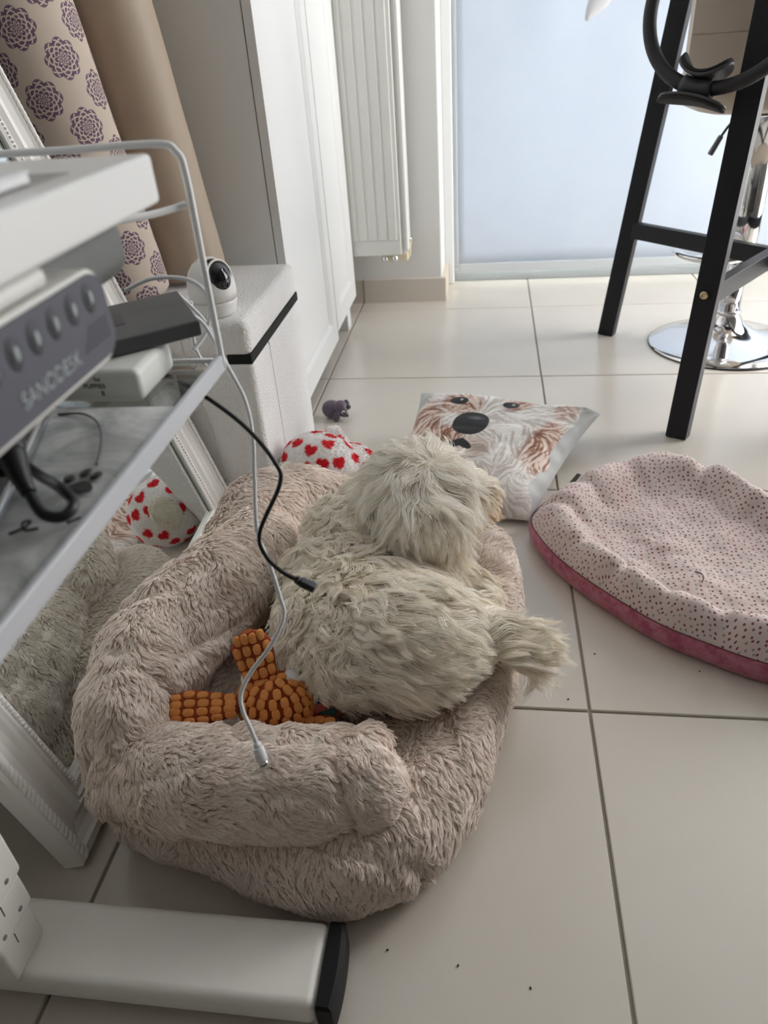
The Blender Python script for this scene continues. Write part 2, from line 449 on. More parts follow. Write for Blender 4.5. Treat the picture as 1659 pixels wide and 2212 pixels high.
M_mir = mat('mirror_silver', (.84, .88, .86), .004, metal=1)
gl = MB().add([mp(.07, .07, -.016), mp(MW-.07, .07, -.016), mp(MW-.07, MH-.07, -.016), mp(.07, MH-.07, -.016)], [(0, 1, 2, 3)])
gl.add([mp(.07, .07, -.022), mp(MW-.07, .07, -.022), mp(MW-.07, MH-.07, -.022), mp(.07, MH-.07, -.022)], [(3, 2, 1, 0)])
g_o = obj('mirror_glass', gl, M_mir, mir)
tagp = g_o; g_o['label'] = 'silvered glass'
M_bevel = mat('glass_edge', (.25, .29, .27), .2)
eb = MB()
for (a, b) in (((.0735, .07), (.0735, MH-.07)), ((MW-.0735, .07), (MW-.0735, MH-.07))):
    d = .004 if a[0] < .3 else -.004
    eb.add([mp(a[0], a[1], -.0145), mp(a[0]+d, a[1], -.0145), mp(b[0]+d, b[1], -.0145), mp(b[0], b[1], -.0145)], [(0, 1, 2, 3)])
obj('glass_edge', eb, M_bevel, g_o)
obj('backboard', MB().add([mp(.01, .01, -.030), mp(MW-.01, .01, -.030), mp(MW-.01, MH-.01, -.030), mp(.01, MH-.01, -.030), mp(.01, .01, -.034), mp(MW-.01, .01, -.034), mp(MW-.01, MH-.01, -.034), mp(.01, MH-.01, -.034)], [(0, 1, 2, 3), (7, 6, 5, 4), (0, 4, 5, 1), (1, 5, 6, 2), (2, 6, 7, 3), (3, 7, 4, 0)]), mat('backboard', (.25, .2, .15), .8), mir)

# ------------------------------------------------------------------ fleece covered pet step
M_fleece = mat('white_boucle_fleece', (.80, .80, .78), .95, sheen=.3)
n = nodes_of(M_fleece); pos = n.geo()
vo = n.new('ShaderNodeTexVoronoi'); vo.inputs['Scale'].default_value = 230; n.L.new(pos, vo.inputs['Vector'])
h = n.math('ADD', n.math('MULTIPLY', vo.outputs['Distance'], -1.0), n.noise(420, 3, .6, pos))
n.bump(h, .75, .0025)
n.L.new(n.mix(n.noise(25, 4, .6, pos), (.84, .84, .83), (.93, .93, .93)), n.P.inputs['Base Color'])
BT = .415
st = thing('pet_step', 'white fleece covered pet step box with a black gap under its lid', 'pet step', (-.77, .68, 0))
obj('body', MB().box((-1.0, .484, 0), (-.572, .872, .338)), M_fleece, st, .012, 3)
obj('lid', MB().box((-1.0, .484, .347), (-.572, .872, BT)), M_fleece, st, .016, 4)
M_gap = mat('black_gap_shade', (.012, .014, .014), .9)  # black fill that stands in for the shade inside the lid gap
obj('gap_strip', MB().box((-.62, .4865, .333), (-.5735, .868, .352)), M_gap, st, .002)['label'] = 'black strip standing in for the gap shade'
obj('gap_lining', MB().box((-.995, .494, .336), (-.60, .866, .349)), M_fleece, st)
obj('seam', MB().prism((-.5722, .605, .02), (-.5722, .60, .335), .0018, da=.0016), mat('painted_seam_shadow', (.6, .6, .58), .9), st)  # grey bar painted as the shade line of the seam groove

# ------------------------------------------------------------------ two rolls standing on the step
def roll(name, base, axis, r, L, m, label, cat, spiral=False):
    t = thing(name, label, cat, base)
    ax = Vector(axis).normalized(); x = ax.cross(Vector((0, 1, 0))).normalized(); y = ax.cross(x)
    seg = 72; rows = [(.0, .80), (.002, .90), (.008, .975), (.02, 1.0)]+[(.02+(L-.04)*k/20, 1.0+.006*math.sin(k*1.9)) for k in range(1, 21)]+[(L-.008, .975), (L, .85)]
    me = bpy.data.meshes.new('body'); vs = []; fs = []; uvs = []
    for (h, q) in rows:
        for k in range(seg+1):
            a = 2*math.pi*k/seg; vs.append(Vector(base)+ax*h+(x*math.cos(a)+y*math.sin(a))*r*q)
    for i in range(len(rows)-1):
        for k in range(seg):
            ids = (i*(seg+1)+k, i*(seg+1)+k+1, (i+1)*(seg+1)+k+1, (i+1)*(seg+1)+k); fs.append(ids)
            for q in ids: uvs.append((2*math.pi*r*(q % (seg+1))/seg, rows[q//(seg+1)][0]))
    bot = len(vs); vs.append(Vector(base)+ax*.002); vs.append(Vector(base)+ax*(L+.001))
    for k in range(seg):
        fs.append((bot, k+1, k)); uvs += [(0, 0)]*3
        o = (len(rows)-1)*(seg+1); fs.append((bot+1, o+k, o+k+1)); uvs += [(0, 0)]*3
    me.from_pydata([tuple(v) for v in vs], [], fs); me.polygons.foreach_set('use_smooth', [True]*len(fs))
    ul = me.uv_layers.new(name='UVMap'); ul.data.foreach_set('uv', np.array(uvs, float).ravel())
    obj('body', me, m, t)
    return t
M_tan = mat('tan_vinyl', (.45, .365, .28), .5, vary=.10, vscale=9, bump=.05, bscale=300)
roll('foam_roll', (-.762, .765, BT+.008), (-.108, 0, 1), .070, 1.05, M_tan, 'smooth tan roll standing on the pet step behind the mandala print roll', 'roll')
M_man = mat('mandala_fabric', (.62, .53, .44), .85)
n = nodes_of(M_man); uv = n.new('ShaderNodeSeparateXYZ'); n.L.new(n.uv(), uv.inputs[0]); U, V = uv.outputs[0], uv.outputs[1]
fac = None
for (ou, ov) in ((0, 0), (.5, .5)):
    a = n.math('SUBTRACT', n.math('FRACT', n.math('ADD', n.math('DIVIDE', U, .104), ou)), .5)
    b = n.math('SUBTRACT', n.math('FRACT', n.math('ADD', n.math('DIVIDE', V, .098), ov)), .5)
    a = n.math('MULTIPLY', a, .104); b = n.math('MULTIPLY', b, .098)
    r = n.math('SQRT', n.math('ADD', n.math('MULTIPLY', a, a), n.math('MULTIPLY', b, b)))
    ang = n.math('ARCTAN2', b, a)
    p8 = n.math('ABSOLUTE', n.math('COSINE', n.math('MULTIPLY', ang, 4.0)))
    p8s = n.math('ABSOLUTE', n.math('SINE', n.math('MULTIPLY', ang, 4.0)))
    outl = n.math('MULTIPLY_ADD', p8, .0055, .0245)
    inside = n.math('LESS_THAN', r, outl)
    # scalloped rings: radius warped by alternating petals
    w = n.math('SUBTRACT', n.math('DIVIDE', r, .0285), n.math('MULTIPLY', p8, .17))
    ring = n.math('LESS_THAN', n.math('ABSOLUTE', n.math('SUBTRACT', n.math('FRACT', n.math('MULTIPLY', w, 4.0)), .5)), .17)
    w2 = n.math('SUBTRACT', n.math('DIVIDE', r, .0285), n.math('MULTIPLY', p8s, .14))
    ring2 = n.math('LESS_THAN', n.math('ABSOLUTE', n.math('SUBTRACT', n.math('FRACT', n.math('MULTIPLY', w2, 3.0)), .5)), .13)
    spoke = n.math('MULTIPLY', n.math('LESS_THAN', n.math('ABSOLUTE', n.math('SINE', n.math('MULTIPLY', ang, 6.0))), .30), n.math('LESS_THAN', r, .006))
    light = n.math('MAXIMUM', ring, n.math('MULTIPLY', ring2, n.math('GREATER_THAN', r, .009)))
    light = n.math('MAXIMUM', light, n.math('MULTIPLY', spoke, .9))
    rim = n.math('GREATER_THAN', r, n.math('SUBTRACT', outl, .0013))
    ink = n.math('MULTIPLY', inside, n.math('SUBTRACT', 1.0, n.math('MULTIPLY', light, n.math('SUBTRACT', 1.0, rim))))
    fac = ink if fac is None else n.math('MAXIMUM', fac, ink)
tw = n.new('ShaderNodeTexWave'); tw.inputs['Scale'].default_value = 160; tw.inputs['Distortion'].default_value = .5; n.L.new(n.uv(), tw.inputs[0])
base = n.mix(n.math('MULTIPLY', tw.outputs['Fac'], .25), (.60, .51, .43), (.50, .42, .35))
n.L.new(n.mix(n.math('MULTIPLY', fac, .93), base, (.115, .055, .12)), n.P.inputs['Base Color'])
roll('fabric_roll', (-.836, .600, BT+.0105), (-.125, 0, 1), .083, 1.1, M_man, 'beige fabric roll printed with purple mandalas beside the mirror', 'fabric roll')

# ------------------------------------------------------------------ small pan-tilt camera on the step
M_pl = mat('white_plastic', (.80, .80, .79), .3)
M_blk = mat('black_gloss', (.008, .008, .010), .06, coat=.5)
sc = thing('security_camera', 'white round pan and tilt camera with black face on the pet step', 'camera', (-.640, .530, BT))
cc = Vector((-.640, .530, BT+.058))
obj('base', MB().lathe([(.030, 0), (.0345, .0015), (.0385, .010), (.0415, .022), (.0425, .0285)], (cc.x, cc.y, BT), 48), M_pl, sc)
hd = Vector((.80, -.57, .10)).normalized()
q = Vector((1, 0, 0)).rotation_difference(hd).to_matrix()
head = obj('head', MB().lathe([(.0425, .0292), (.0432, .045), (.0415, .062), (.036, .078), (.027, .090), (.015, .098), (.004, .1005), (0, .1005)], (cc.x, cc.y, BT), 48), M_pl, sc)
obj('seam', MB().lathe([(.0421, .0284), (.0421, .0293)], (cc.x, cc.y, BT), 48), mat('seam_grey', (.15, .15, .15), .6), sc)
fc = cc + hd*.0155 + Vector((0, 0, .006))
face = obj('face', MB().ellipsoid(fc, (.0300, .0270, .0340), 40, 24, q), M_blk, sc); face['label'] = 'glossy black camera face'
rimm = MB(); pts = []
side = q @ Vector((0, 1, 0)); up = q @ Vector((0, 0, 1))
for k in range(40):
    a = 2*math.pi*k/40; pts.append(fc + hd*.0150 + side*(.0258*math.cos(a)) + up*(.0320*math.sin(a)))
obj('face_rim', MB().tube(pts, .0022, 8, closed=True), M_pl, sc)
lc = fc + hd*.0283 - up*.0095
obj('lens', MB().lathe([(.0062, -.001), (.0062, .0008), (.0045, .0012), (.0043, -.0005), (0, -.0005)], lc, 24, Vector((0, 0, 1)).rotation_difference(hd).to_matrix()), mat('lens_ring', (.02, .02, .03), .15), face)
M_led = mat('blue_led', (.1, .25, 1), .3)
M_led.node_tree.nodes['Principled BSDF'].inputs['Emission Color'].default_value = (.15, .35, 1, 1); M_led.node_tree.nodes['Principled BSDF'].inputs['Emission Strength'].default_value = 6
ld = fc + hd*.0185 - up*.0268
obj('status_light', MB().ellipsoid(ld+hd*.0005, (.0016, .0016, .0016), 10, 6), M_led, face)
# thin power cord running down the step
obj_c = obj('power_cord', MB().tube(spline([(-.672, .505, BT+.004), (-.69, .487, BT+.003), (-.700, .4825, .38), (-.695, .4815, .30), (-.680, .4815, .22), (-.668, .4815, .12), (-.66, .480, .01)], 6), .0012, 6), M_pl, sc)

# ------------------------------------------------------------------ standing desk
M_desk = mat('desk_white_laminate', (.76, .77, .77), .38)
M_steel = mat('desk_powder_coat', (.80, .79, .745), .38, vary=.04, vscale=40)
dk = thing('standing_desk', 'white height adjustable desk with telescopic leg and long flat foot', 'desk', (-.62, -.40, 0))
obj('desktop', MB().box((-1.0, -1.60, .7505), (-.339, -.305, .777)), M_desk, dk, .003, 3)
foot = obj('foot', MB().box((-.90, -.432, .012), (-.306, -.347, .050)), M_steel, dk, .011, 4)
cap = MB()
pr = []
for k in range(25):
    a = -math.pi/2+math.pi*k/24
    y = -.3895 + .0425*max(-1, min(1, 1.25*math.sin(a))); x = -.306 + .020*(max(0, math.cos(a))**.45)
    pr.append((x, y))
vs = [(x, y, .011) for x, y in pr]+[(x, y, .047) for x, y in pr]+[(-.306+(x+.306)*.75, -.3895+(y+.3895)*.93, .0505) for x, y in pr]
m_ = len(pr); fs = [tuple(range(2*m_, 3*m_)), tuple(reversed(range(m_)))]
for i in range(m_-1):
    for l in (0, 1): fs.append((l*m_+i, l*m_+i+1, (l+1)*m_+i+1, (l+1)*m_+i))
cap.add(vs, fs)
obj('end_cap', cap, mat('black_plastic', (.010, .010, .011), .6, spec=.25), dk)['label'] = 'black plastic end cap of the foot'
obj('foot_pad', MB().lathe([(.018, 0), (.018, .013)], (-.33, -.39, 0), 20), mat('foot_pad_black', (.02, .02, .02), .7), dk)
obj('foot_pad', MB().lathe([(.018, 0), (.018, .013)], (-.86, -.39, 0), 20), bpy.data.materials['foot_pad_black'], dk)
yc = -.410
for k, (z0, z1, hx, hy) in enumerate(((.05, .106, .032, .0275), (.1055, .155, .0355, .031), (.1545, .75, .039, .0345))):
    seg_ = obj('leg_segment', MB().box((-.640-hx, yc-hy, z0), (-.640+hx, yc+hy, z1)), M_steel, dk, .006, 3)
    if k:
        for dy in (-.016, .012):
            obj('screw', MB().tube([(-.640+hx-.0005, yc+dy, z0+.014), (-.640+hx+.0008, yc+dy, z0+.014)], .0028, 12), mat('screw_grey%d%d' % (k, dy > 0), (.35, .35, .34), .4, metal=.6), seg_)
    scr = MB()
    for dy, h in ((-.005, .014),):
        scr.prism((-.640+hx+.0002, yc+dy, z1-.004-h), (-.640+hx+.0002, yc+dy+.001, z1-.004), .0006, da=.0009)
    obj('scratch', scr, bpy.data.materials.get('scratch_dark') or mat('scratch_dark', (.12, .12, .12), .8), seg_)
obj('cable_box', MB().box((-.56, -.46, .712), (-.363, -.307, .7505)), mat('cable_box_shade_grey', (.10, .104, .10), .5), dk, .014, 5)  # white plastic, its shade under the desk put into the dark grey
obj('mounting_bar', MB().box((-.46, -.70, .7415), (-.341, -.438, .7500)), mat('bar_white', (.74, .74, .71), .4), dk, .003)
# height controller
ct = thing('desk_controller', 'grey desk height controller with round buttons under the desk edge', 'controller', (-.36, -.5, .7))
def rrect(x0, x1, y0, y1, z0, z1, r):
    pts = []
    for (cy_, cz_, a) in ((y1-r, z1-r, 0), (y0+r, z1-r, 90), (y0+r, z0+r, 180), (y1-r, z0+r, 270)):
        for k in range(9): t = math.radians(a+k*90/8); pts.append((cy_+r*math.cos(t), cz_+r*math.sin(t)))
    n_ = len(pts); vs = [(x0, y, z) for y, z in pts]+[(x1, y, z) for y, z in pts]
    return MB().add(vs, [tuple(reversed(range(n_))), tuple(range(n_, 2*n_))]+[(i, (i+1) % n_, n_+(i+1) % n_, n_+i) for i in range(n_)])
obj('housing', rrect(-.43, -.3390, -.700, -.3975, .6955, .7408, .014), mat('controller_white', (.74, .73, .70), .35), ct, .0012, 2)
M_face = mat('controller_grey_face', (.080, .084, .108), .5, spec=.3)
fp = obj('face_plate', rrect(-.3395, -.3375, -.69, -.3998, .6985, .7385, .0115), M_face, ct)
M_btn = mat('button_grey', (.035, .037, .048), .6); M_ink = mat('button_symbol', (.34, .38, .40), .5)
for k, (y, z) in enumerate(((-.416, .729), (-.433, .7285), (-.450, .728), (-.4665, .7275), (-.483, .727), (-.4995, .7265), (-.516, .726))):
    b = obj('button', MB().ellipsoid((-.3375, y, z), (.0009, .0052, .0072), 20, 8), M_btn, ct)
    obj('symbol', MB().ellipsoid((-.3364, y, z), (.0005, .0020, .0034), 10, 6), M_ink, b)
text_mesh('lettering', 'SANODESK', .0100, .0002, Matrix(((0, 0, 1, -.3372), (1, 0, 0, -.489), (0, 1, 0, .7050), (0, 0, 0, 1))), M_ink, fp)
gr = MB()
for k in range(5): gr.box((-.3376, -.432+.002*k, .7075+.0022*k), (-.3371, -.4045, .7081+.0022*k))
obj('groove', gr, M_btn, fp)

# things on the desk top
pk = thing('flyer', 'grey flyer with silver lettering lying on the desk', 'flyer', (-.45, -.5, .777))
obj('sheet', MB().box((-.55, -.70, .777), (-.352, -.375, .7782)), mat('flyer_grey', (.36, .35, .33), .6, vary=.1, vscale=30), pk)
text_mesh('lettering', 'light', .018, .0001, Matrix(((0, -1, 0, -.366), (1, 0, 0, -.430), (0, 0, 1, .7785), (0, 0, 0, 1))), mat('silver_ink', (.72, .73, .72), .3), pk, .3)
nb = thing('notepad', 'white notepad along the desk edge', 'notepad', (-.37, -.5, .7784))
obj('pages', MB().box((-.385, -.66, .7784), (-.3535, -.408, .7835)), mat('paper_white', (.80, .81, .83), .6), nb, .0015)
obj('cover', MB().box((-.3855, -.6605, .7836), (-.353, -.4075, .7842)), mat('cover_white', (.78, .80, .83), .4), nb)
# ------------------------------------------------------------------ hanging wire shelf under the desk
M_wire = mat('white_wire', (.88, .90, .92), .25)
M_acr = thin_glass('clear_acrylic', (.93, .95, .95), .08, .03)
M_lip = thin_glass('frosted_acrylic_lip', (.9, .92, .94), .1, .1, .62, (.72, .74, .78))
wr_ = thing('wire_shelf', 'white wire shelf with clear acrylic base hanging under the desk', 'shelf', (-.48, -.38, .60))
ZT = .606
def frame(y):
    return spline([(-.366, y, ZT-.004), (-.366, y, .68), (-.366, y, .748), (-.370, y, .764), (-.384, y, .7695), (-.45, y, .7690), (-.53, y, .7690), (-.584, y, .7685), (-.597, y, .762), (-.60, y, .748), (-.60, y, .68), (-.60, y, ZT-.004)], 6)
obj('end_frame', MB().tube(frame(-.190), .0027, 10), M_wire, wr_)
obj('hanger', MB().tube(spline([(-.371, -.190, .7285), (-.394, -.222, .7275), (-.44, -.29, .735), (-.46, -.32, .746), (-.47, -.36, .748)], 6), .0026, 8), M_wire, wr_)
obj('hanger', MB().tube(spline([(-.600, -.190, .7285), (-.595, -.24, .731), (-.58, -.30, .742), (-.58, -.36, .748)], 6), .0026, 8), M_wire, wr_)
for y in (-.60,):
    for x in (-.366, -.60):
        obj('hanger', MB().tube([(x, y, ZT-.004), (x, y, .7505)], .003, 10), M_wire, wr_)
obj('shelf_pane', MB().box((-.604, -.62, ZT-.004), (-.370, -.186, ZT)), M_acr, wr_)
obj('front_lip', MB().box((-.3695, -.64, ZT-.007), (-.3645, -.186, ZT+.0075)), M_lip, wr_, .0015)
obj('end_wire', MB().tube([(-.366, -.188, ZT+.001), (-.60, -.188, ZT+.001)], .0022, 8), M_wire, wr_)
obj('back_wire', MB().tube([(-.60, -.188, ZT+.004), (-.60, -.62, ZT+.004)], .0022, 8), M_wire, wr_)

# ---- things on the shelf
M_mar = mat('grey_marble_print', (.5, .5, .5), .35)
n = nodes_of(M_mar); pos = n.geo()
w = n.noise(14, 5, .6, pos, 1.6)
n.L.new(n.ramp(w, [(.30, (.26, .28, .28)), (.50, (.52, .54, .54)), (.62, (.66, .68, .68)), (.75, (.40, .42, .42))]), n.P.inputs['Base Color'])
M_pink = mat('print_black', (.015, .015, .016), .5)
po = thing('pouch', 'flat grey marbled pouch with a black paw print on the wire shelf', 'pouch', (-.47, -.44, ZT))
P = np.zeros((26, 40, 3)); xs = np.linspace(-.585, -.372, 26); ys = np.linspace(-.615, -.277, 40)
P[..., 0] = xs[:, None]; P[..., 1] = ys[None, :]
edge = np.minimum.reduce([np.minimum(xs-xs[0], xs[-1]-xs)[:, None]*np.ones((1, 40)), np.minimum(ys-ys[0], ys[-1]-ys)[None, :]*np.ones((26, 1))])
P[..., 2] = ZT+.0015+.0035*np.minimum(1, edge/.012)+.0012*vnoise(P*np.array([45, 30, 1]))*np.minimum(1, edge/.02)
pu = MB().grid(P); Pb = P.copy(); Pb[..., 2] = ZT+.0004; pu2 = MB().grid(P); pu2.grid(Pb[::-1])
obj('body', pu2, M_mar, po)
def topz(x, y): return ZT+.0062
for (x, y, rx, ry, a) in ((-.3985, -.3885, .0036, .0046, .3), (-.3915, -.3815, .0036, .0048, 0), (-.3835, -.3845, .0036, .0046, -.3)):
    obj('paw_toe', MB().lathe([(1, 0), (1, .0006), (0, .0007)], (x, y, topz(x, y)), 20, Matrix.Rotation(a, 3, 'Z') @ Matrix.Diagonal((rx, ry, 1))), M_pink, po)
pad = [(0, .0062), (.0042, .0045), (.0085, -.001), (.0082, -.0052), (.0035, -.0060), (0, -.0045), (-.0035, -.0060), (-.0082, -.0052), (-.0085, -.001), (-.0042, .0045)]
sp = spline([(-.3872+x, -.3975+y, topz(0, 0)) for x, y in pad], 4, True)
obj('paw_pad', MB().add([tuple(p) for p in sp]+[tuple(p+Vector((0, 0, .0006))) for p in sp], [tuple(range(len(sp), 2*len(sp)))]+[(i, (i+1) % len(sp), len(sp)+(i+1) % len(sp), len(sp)+i) for i in range(len(sp))]), M_pink, po)
for pts in ([(-.404, -.447), (-.3985, -.441), (-.398, -.4345), (-.402, -.436), (-.397, -.443), (-.390, -.441)], [(-.376, -.436), (-.371, -.430)]):
    obj('handwriting', MB().tube(spline([(x, y, ZT+.0066) for x, y in pts], 5), .0008, 6), M_pink, po)
obj('zip_cord', MB().tube(spline([(-.452, -.300, ZT+.0068), (-.432, -.302, ZT+.008), (-.413, -.318, ZT+.0085), (-.398, -.345, ZT+.008), (-.389, -.372, ZT+.0068)], 8), .0009, 6), mat('cord_dark', (.09, .09, .1), .5), po)

tb = thing('tablet', 'dark glass tablet with a silver edge lying on the wire shelf', 'tablet', (-.48, -.36, ZT+.007))
ta = Vector((-.476, -.238, 0)); tbv = Vector((-.408, -.452, 0)); td = (tbv-ta).normalized(); tn = Vector((td.y, -td.x, 0))
if tn.x > 0: tn = -tn
def slab(name, a, b, w, z0, z1, m, par, bev):
    vs = [a, b, b+tn*w, a+tn*w]
    mbx = MB().add([(v.x, v.y, z0) for v in vs]+[(v.x, v.y, z1) for v in vs], [(0, 1, 2, 3), (7, 6, 5, 4), (0, 4, 5, 1), (1, 5, 6, 2), (2, 6, 7, 3), (3, 7, 4, 0)])
    bmx = mbx.mesh(name); bm = bmesh.new(); bm.from_mesh(bmx); bmesh.ops.recalc_face_normals(bm, faces=bm.faces); bm.to_mesh(bmx); bm.free()
    return obj(name, bmx, m, par, bev)
slab('body', ta, tbv+td*.08, .125, ZT+.0072, ZT+.0140, mat('silver_aluminium', (.62, .63, .64), .25, metal=1), tb, .002)
slab('screen', ta+td*.004+tn*.0035, tbv+td*.076+tn*.0035, .118, ZT+.0142, ZT+.0148, mat('dark_screen', (.012, .022, .022), .12), tb, 0)

M_ctn = mat('carton_white', (.70, .71, .69), .5)
bx = thing('carton', 'small white carton with black print holding up the grey charging hub', 'carton', (-.44, -.235, ZT))
obj('box', MB().box((-.475, -.268, ZT), (-.402, -.200, ZT+.0258)), M_ctn, bx, .006, 4)
for i, (s, z, sz, xx) in enumerate((('for', .0180, .0046, -.4365), ('PUPPIES', .0125, .0050, -.4460), ('8', .0065, .0055, -.4335))):
    text_mesh('print', s, sz, .0001, Matrix(((1, 0, 0, xx), (0, 0, -1, -.2682), (0, 1, 0, ZT+z), (0, 0, 0, 1))), M_pink, bx)

hb = thing('charging_hub', 'flat dark grey charging hub resting on the white carton', 'charger', (-.44, -.19, .632))
tn = Vector((-.77, -.64, 0)).normalized()
hp1 = Vector((-.424, -.114, 0)); hp2 = Vector((-.375, -.198, 0))
HZ = ZT+.0262
slab('body', hp1, hp2, .125, HZ, HZ+.0125, mat('hub_grey', (.095, .100, .106), .45), hb, .0018)
hd_ = (hp2-hp1).normalized()
slab('logo', hp1+hd_*.030+tn*.055, hp1+hd_*.062+tn*.055, .016, HZ+.0125, HZ+.0128, mat('hub_logo', (.06, .064, .07), .4), hb, 0)

# ---- cables
M_bc = mat('black_cable', (.012, .012, .013), .42); M_wc = mat('white_cable', (.72, .74, .76), .4)
bc = thing('black_cable', 'black charging cable with a plug dangling over the dog', 'cable', (-.44, -.20, .62))
bp = [(-.430, -.205, .640), (-.441, -.212, .619), (-.420, -.205, .607), (-.382, -.212, .589), (-.345, -.222, .563), (-.320, -.236, .537), (-.3165, -.245, .522), (-.332, -.269, .491), (-.327, -.278, .474), (-.314, -.284, .463), (-.300, -.2865, .4555)]
obj('cord', MB().tube(spline(bp, 8), .00185, 10), M_bc, bc)
e0 = Vector((-.3015, -.2862, .4562)); ed = (Vector((-.2795, -.2895, .4465))-e0).normalized()
obj('strain_relief', MB().tube([e0-ed*.002, e0, e0+ed*.003], [.0025, .0034, .0038], 12), M_bc, bc)
obj('plug', MB().prism(e0+ed*.003, e0+ed*.0165, .0102, up=(0, .3, 1), da=.0058), M_bc, bc, .0015)
obj('collar', MB().prism(e0+ed*.0008, e0+ed*.0028, .0085, up=(0, .3, 1), da=.0052), M_bc, bc, .001)
wc = thing('white_cable', 'white cable hanging from the hub with its metal plug near the bed arm', 'cable', (-.382, -.165, .62))
wp = [(-.392, -.170, .640), (-.384, -.166, .628), (-.366, -.180, .598), (-.351, -.194, .572), (-.3445, -.211, .545), (-.343, -.228, .519), (-.340, -.253, .480), (-.330, -.266, .458), (-.321, -.280, .434), (-.3175, -.289, .418), (-.328, -.304, .399), (-.345, -.318, .380), (-.3525, -.329, .366), (-.3500, -.338, .355), (-.343, -.346, .342), (-.3385, -.351, .331)]
obj('cord', MB().tube(spline(wp, 8), .0019, 10), M_wc, wc)
e0 = Vector((-.3385, -.351, .331)); ed = (Vector((-.3290, -.3655, .3075))-e0).normalized()
obj('strain_relief', MB().tube([e0-ed*.001, e0+ed*.0035], [.0030, .0031], 14), M_wc, wc)
obj('plug', MB().tube([e0+ed*.0035, e0+ed*.0042, e0+ed*.0150, e0+ed*.0155], [.0040, .0046, .0046, .0042], 16, flat=(1.05, .8)), M_wc, wc)
obj('connector', MB().tube([e0+ed*.015, e0+ed*.0225], .0031, 14, flat=(1.2, .45)), mat('connector_steel', (.68, .67, .64), .2, metal=1), wc)
# thick black lead in front of the tablet
lk = thing('adapter_lead', 'thick black adapter plug with looped lead on the marbled pouch', 'lead', (-.40, -.42, ZT))
obj('adapter', MB().tube(spline([(-.442, -.352, ZT+.050), (-.428, -.384, ZT+.046), (-.412, -.412, ZT+.036)], 4), .0085, 16), M_bc, lk, .002)
obj('strain_relief', MB().tube(spline([(-.412, -.412, ZT+.036), (-.402, -.424, ZT+.028), (-.396, -.430, ZT+.022)], 4), [.0085, .0078, .0070, .0062, .0055, .005, .0046, .0044, .0042], 14), M_bc, lk)
obj('cord', MB().tube(spline([(-.396, -.430, ZT+.022), (-.384, -.441, ZT+.016), (-.3735, -.440, ZT+.014), (-.372, -.430, ZT+.016), (-.385, -.418, ZT+.018), (-.405, -.402, ZT+.015), (-.43, -.39, ZT+.018), (-.46, -.40, ZT+.012)], 8), .0032, 10), M_bc, lk)
# loops of thin white cord behind the hub
lc_ = thing('white_cord_loops', 'loops of thin white cord hanging behind the charging hub', 'cord', (-.42, -.16, .62))
for pts in ([(-.455, -.15, .656), (-.43, -.145, .664), (-.40, -.14, .660), (-.385, -.145, .645), (-.39, -.15, .62), (-.40, -.165, .607)], [(-.43, -.105, .64), (-.41, -.10, .61), (-.403, -.10, .58), (-.412, -.10, .56), (-.425, -.10, .585), (-.42, -.10, .63)]):
    obj('cord', MB().tube(spline(pts, 8), .0018, 8), M_wc, lc_)

# ------------------------------------------------------------------ black bar table
M_bw = mat('black_stained_wood', (.011, .012, .016), .45, spec=.35, vary=.2, vscale=30)
bt = thing('bar_table', 'tall black wooden table with splayed legs and crossed stretchers', 'table', (.5, 1.18, 0))
legs = {'A': ((.215, 1.52), (.296, 1.436)), 'B': ((.288, .84), (.342, .921)), 'C': ((.800, 1.52), (.716, 1.436)), 'D': ((.786, .84), (.712, .921))}
def legpt(k, z):
    (x0, y0), (x1, y1) = legs[k]; zz = .841 if k in 'AC' else .79
    return Vector((x0+(x1-x0)*z/zz, y0+(y1-y0)*z/zz, z))
LD = {}
for k in 'ABCD':
    # section turned a little so that two faces show
    a, b = legpt(k, 0), legpt(k, 1.02)
    LD[k] = obj('leg', MB().prism(a, b, .046, up=(math.cos(math.radians(60)), math.sin(math.radians(60)), 0) if k in 'BC' else (math.cos(math.radians(62)), math.sin(math.radians(62)), 0), da=.034), M_bw, bt, .0015)
def stretch(k0, k1, z):
    a, b = legpt(k0, z), legpt(k1, z); d = (b-a).normalized()
    obj('stretcher', MB().prism(a+d*.012, b-d*.012, .024, da=.042), M_bw, bt, .0015)
stretch('A', 'D', .315); stretch('B', 'C', .314)
o_b = legpt('B', .322)
obj('bolt', MB().lathe([(.0085, 0), (.0085, .002), (.007, .0035), (.004, .0035), (.0038, .0018), (0, .0018)], o_b+Vector((-.013, -.020, 0)), 18, Vector((0, 0, 1)).rotation_difference(Vector((-.5, -.86, 0))).to_matrix()), M_brass, bt)['label'] = 'brass barrel bolt'
obj('table_top', MB().box((.22, .86, 1.02), (.80, 1.50, 1.05)), M_bw, bt, .004)
obj('apron', MB().box((.30, .93, .95), (.72, .95, 1.02)), M_bw, bt); obj('apron', MB().box((.30, 1.41, .95), (.72, 1.43, 1.02)), M_bw, bt)

